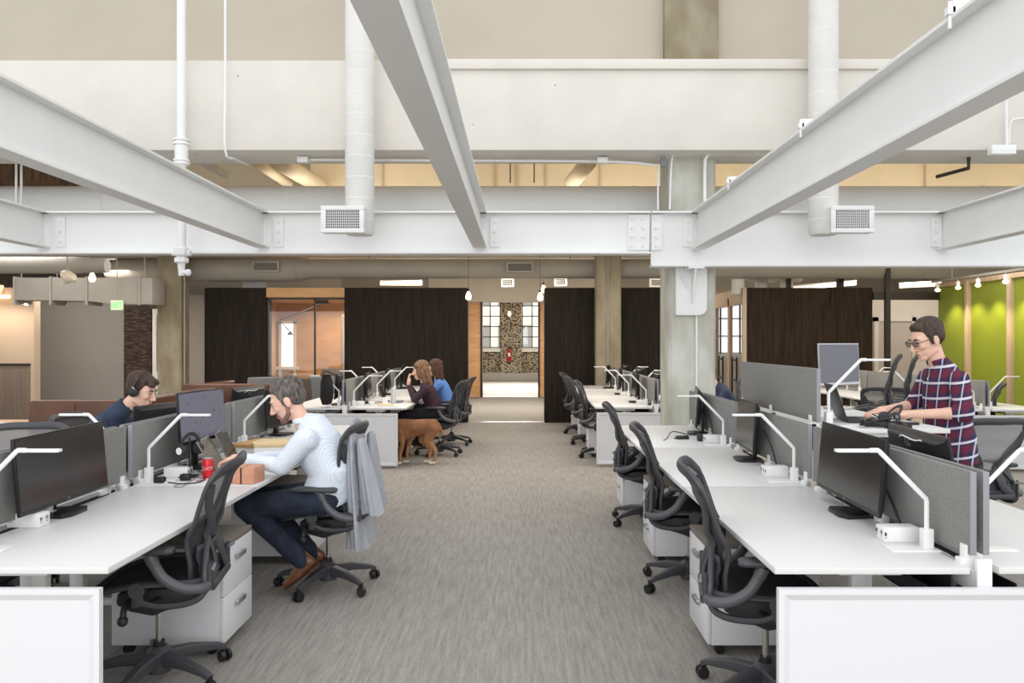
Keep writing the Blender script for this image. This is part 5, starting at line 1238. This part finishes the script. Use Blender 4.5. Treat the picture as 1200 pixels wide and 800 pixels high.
def beard_(root, H):
    m = MB(); 
    for s in (-1, 1):
        tr(m, MB().cap((s*.059, .004, -.02), .010, (s*.052, .018, -.07), .016), H); tr(m, MB().cap((s*.050, .018, -.072), .016, (s*.014, .070, -.102), .018), H); tr(m, MB().cap((s*.018, .083, -.055), .008, (s*.026, .076, -.088), .010), H)
    tr(m, MB().ell((0, .074, -.098), (.026, .022, .02)), H); tr(m, MB().cap((-.018, .0925, -.052), .006, (.018, .0925, -.052), .006), H)
    m.build('beard', BEARD, root, vox=.005, sm=3)
beard_(man, H)
MB().tube([(.0, 0, 0)]+[(0, 0, .01)], .001, 4).build('belt', BLACK, man) if False else None
# 2 man with headphones (faces +X)
J = dict(nkup=.03, pelvis=(0, -.03, .60), chest=(0, .16, .945), neck=(0, .30, 1.11), bend=(0, -.05, 0), head=(0, .42, 1.235), pitch=20, yaw=-8, belly=.12,
         elR=(.24, .30, .80), wrR=(.12, .52, .80), elL=(-.24, .30, .80), wrL=(-.12, .52, .80), hdR=(-.1, 1, 0), hnR=DN, hdL=(.1, 1, 0), hnL=DN,
         knR=(.11, .42, .56), anR=(.11, .40, .10), knL=(-.11, .42, .56), anL=(-.11, .40, .10), ftR=SHFLAT, ftL=SHFLAT, collar=1)
p2, H2 = person('seated man in navy jumper wearing black headphones at the left desks', (-3.24, 5.92, 0), -90, J, NAVY, JEANS, HAIRB, lambda h, H, nk: short_hair(h, H, nk, 1.04, 1), SKINP, hs=1.06)
hp = thing('headphones', 'black headphones worn by the man in the navy jumper', 'headphones', (-3.24, 5.92, 0), R(-90))
hp_m = MB(); tr(hp_m, MB().tube([(.092*cos(R(a)), -.005, .0+.128*sin(R(a))) for a in range(0, 181, 12)], 1, 8, flat=(.005, .012), up=(0, 1, 0)), H2); hp_m.build('headband', CHAIRD, hp)
for s in (-1, 1):
    m = MB(); tr(m, MB().cyl((s*.078, 0, -.005), (s*.104, 0, -.005), .036, n=20), H2); o = m.build('ear_cup', BLACK, hp, bevel=.006)
    m = MB(); tr(m, MB().tube([(s*.106, -.012, .028), (s*.107, .01, .02)], .004, 6), H2); m.build('cup_trim', SILVER, o)
# 3 standing man in plaid (faces -X)
J = dict(pelvis=(0, -.02, .95), chest=(0, .02, 1.305), neck=(0, .065, 1.475), bend=(0, .01, 0), head=(0, .135, 1.615), pitch=22, yaw=8, hem=.13, slim=.76, hemw=.185, belly=.13, waist=.16,
         elL=(-.25, .03, 1.16), wrL=(-.15, .31, 1.145), elR=(.24, .10, 1.17), wrR=(.12, .34, 1.15), hdL=(.22, 1, -.10), hnL=DN, hdR=(-.25, 1, -.1), hnR=DN, curl=26,
         knL=(-.11, .02, .50), anL=(-.11, -.02, .105), knR=(.11, .03, .50), anR=(.11, .0, .105), ftL=SHFLAT, ftR=SHFLAT, collar=1)
p3, H3 = person('standing man with glasses in navy and burgundy plaid shirt at the raised desk', (2.76, 5.12, 0), 90, J, PLAID, BLACKC, HAIRD, lambda h, H, nk: short_hair(h, H, nk, 1.0), SKINP, sleeve='rolled', vox=.0055, hs=1.06, shoes=False)
gl = MB()
for s in (-1, 1):
    pts = [(s*.034+math.copysign(abs(cos(R(a)))**.6, cos(R(a)))*.022, .106-.008*max(0, s*cos(R(a))), .008+.0145*math.copysign(abs(sin(R(a)))**.6, sin(R(a)))) for a in range(0, 360, 24)]
    tr(gl, MB().tube(pts, .0019, 6, closed=True), H3); tr(gl, MB().tube([(s*.058, .103, .012), (s*.076, .07, .014), (s*.081, .0, .008)], .0019, 6), H3)
tr(gl, MB().tube([(-.01, .108, .012), (.01, .108, .012)], .0019, 6), H3)
g = gl.build('glasses', BLACK, p3); m = MB()
for s in (-1, 1): tr(m, MB().cyl((s*.034, .106, .008), (s*.034, .107, .008), .021, n=16), H3)
m.build('lens', mat('tinted_lens', (60, 58, 66), .1, alpha=.35), g)
# placket + cuffs
m = MB()
for k in range(5): m.ell((0, .128+.004*k, 1.36-.085*k), (.005, .004, .005), n=8, m=6)
m.build('shirt_button', WHT, p3)
# 4 woman in plum (faces -X)
def jwoman(pitch=15, yaw=0):
    return dict(pelvis=(0, -.02, .60), chest=(0, .08, .89), neck=(0, .14, 1.05), bend=(0, -.02, 0), head=(0, .185, 1.195), pitch=pitch, yaw=yaw, belly=.115,
        elL=(-.20, .24, .80), wrL=(-.06, .34, .98), elR=(.22, .26, .80), wrR=(.08, .36, .98), hdL=(.2, .1, 1), hnL=(.3, -1, 0), hdR=(-.2, .1, 1), hnR=(0, -1, 0),
        knL=(-.1, .44, .56), anL=(-.1, .42, .11), knR=(.1, .44, .56), anR=(.1, .42, .11), ftL=SHFLAT, ftR=SHFLAT)
person('seated woman with light brown hair in a plum cardigan at the far left desk', (-1.20, 11.1, 0), 90, jwoman(12, 5), PLUM, BLACKC, HAIRL, lambda h, H, nk: long_hair(h, H, nk, .2), SKINP, vox=.008, w_=.98, hs=1.08, shoes=False)
person('seated woman with chestnut hair in a blue top beyond the woman in plum', (-1.12, 12.2, 0), 90, jwoman(6, 5), BLUE, BLACKC, HAIRT, lambda h, H, nk: long_hair(h, H, nk, .3), SKINP, vox=.008, w_=.92, hs=1.05, shoes=False)
J = jwoman(14, 10); J.update(neck=(0, .20, 1.04), head=(0, .29, 1.18), elL=(-.24, .2, .82), wrL=(-.15, .42, .80), elR=(.24, .2, .82), wrR=(.15, .42, .80), hdL=FWD, hnL=DN, hdR=FWD, hnR=DN)
person('person in navy seated beyond the pale column, mostly hidden', (2.73, 10.3, 0), 90, J, NAVY, JEANS, HAIRT, lambda h, H, nk: short_hair(h, H, nk), SKINP, vox=.009, shoes=False)

# ---------------------------------------------------------------- jacket over the chair
t = thing('blazer', 'light grey blazer draped over the back of the seated man\'s chair', 'jacket', (-1.155, 5.17, 0), R(0))
def jack(name, x0, z1, z0, hw, hd, lean, ph, amp, y0=0, n=40):
    mb = MB(); rows_ = 26; vs = []
    for i in range(rows_+1):
        f = i/rows_; z = z1+(z0-z1)*f; wx = hd*(.45+.75*f**.7)*(1 if f > .03 else .6); wy = hw*(.80+.28*min(1, f*3))*(1 if f > .03 else .85)
        for k in range(n):
            a = 2*pi*k/n; fo = 1+amp*f**.8*sin(5*a+ph+2*f)+amp*.6*f*sin(9*a+ph*2)
            vs.append((x0+lean*f+wx*cos(a)*fo, y0+wy*sin(a)*fo, z+.012*sin(3*a+ph)*f))
    fs = [(i*n+k, i*n+(k+1) % n, (i+1)*n+(k+1) % n, (i+1)*n+k) for i in range(rows_) for k in range(n)]+[tuple(range(n))[::-1], tuple(rows_*n+k for k in range(n))]
    mb.add(vs, fs); return mb.build(name, BLAZER, t, smooth=60)
jack('jacket_body', .085, 1.055, .30, .235, .062, .05, .4, .14)
jack('sleeve', .155, .99, .52, .07, .055, .08, 1.4, .14, -.17); jack('sleeve', .15, .99, .5, .07, .05, .05, 2.2, .14, .19)
MB().tube(spline([(.09, -.15, 1.03), (.085, -.09, 1.06), (.08, 0, 1.065), (.085, .09, 1.06), (.09, .15, 1.03)], 5), 1, 10, flat=(.035, .014), up=(0, 0, 1)).build('collar', BLAZER, t)
m = MB()
for z in (.62, .50): m.cyl((.02, -.262, z), (.02, -.27, z), .008, n=10)
m.build('button', BLACK, t)

# ---------------------------------------------------------------- dog (local +Y forward)
d = thing('dog', 'rust brown dog standing at the end of the far left desks', 'dog', (-1.34, 10.36, 0), R(93))
S = V((1, 0, 0)); b = MB()
b.loft([((0, -.29, .50), .04, .05), ((0, -.26, .49), .085, .095), ((0, -.14, .485), .095, .105), ((0, .0, .475), .10, .11), ((0, .12, .455), .105, .135), ((0, .24, .455), .10, .14), ((0, .31, .48), .07, .10), ((0, .34, .5), .03, .05)], S, n=24)
b.cap((0, .24, .50), .095, (0, .40, .56), .07).cap((0, .38, .55), .07, (0, .47, .58), .065)
b.ell((0, .50, .60), (.065, .085, .065)); b.cap((0, .55, .585), .04, (0, .66, .56), .026)
for s in (-1, 1):
    b.cap((s*.05, .47, .64), .025, (s*.085, .45, .57), .014)
    fy = .21 if s < 0 else .13
    b.cap((s*.065, fy+.02, .42), .065, (s*.07, fy-.03, .29), .038).cap((s*.07, fy-.03, .29), .034, (s*.07, fy+.0, .15), .024).cap((s*.07, fy, .15), .023, (s*.07, fy+.005, .05), .020).cap((s*.07, fy, .03), .024, (s*.07, fy+.05, .022), .020)
    hy = -.22 if s < 0 else -.14
    b.cap((s*.06, hy+.02, .45), .088, (s*.07, hy+.075, .31), .055).cap((s*.07, hy+.07, .31), .048, (s*.07, hy-.03, .18), .027).cap((s*.07, hy-.03, .18), .024, (s*.07, hy-.01, .05), .020).cap((s*.07, hy-.005, .03), .024, (s*.07, hy+.05, .022), .020)
b.cap((0, -.27, .52), .03, (0, -.315, .44), .022).cap((0, -.315, .44), .022, (0, -.33, .36), .013)
b.build('body', DOGFUR, d, vox=.009, sm=7)
MB().ell((0, .688, .568), (.014, .012, .011)).build('nose', BLACK, d)
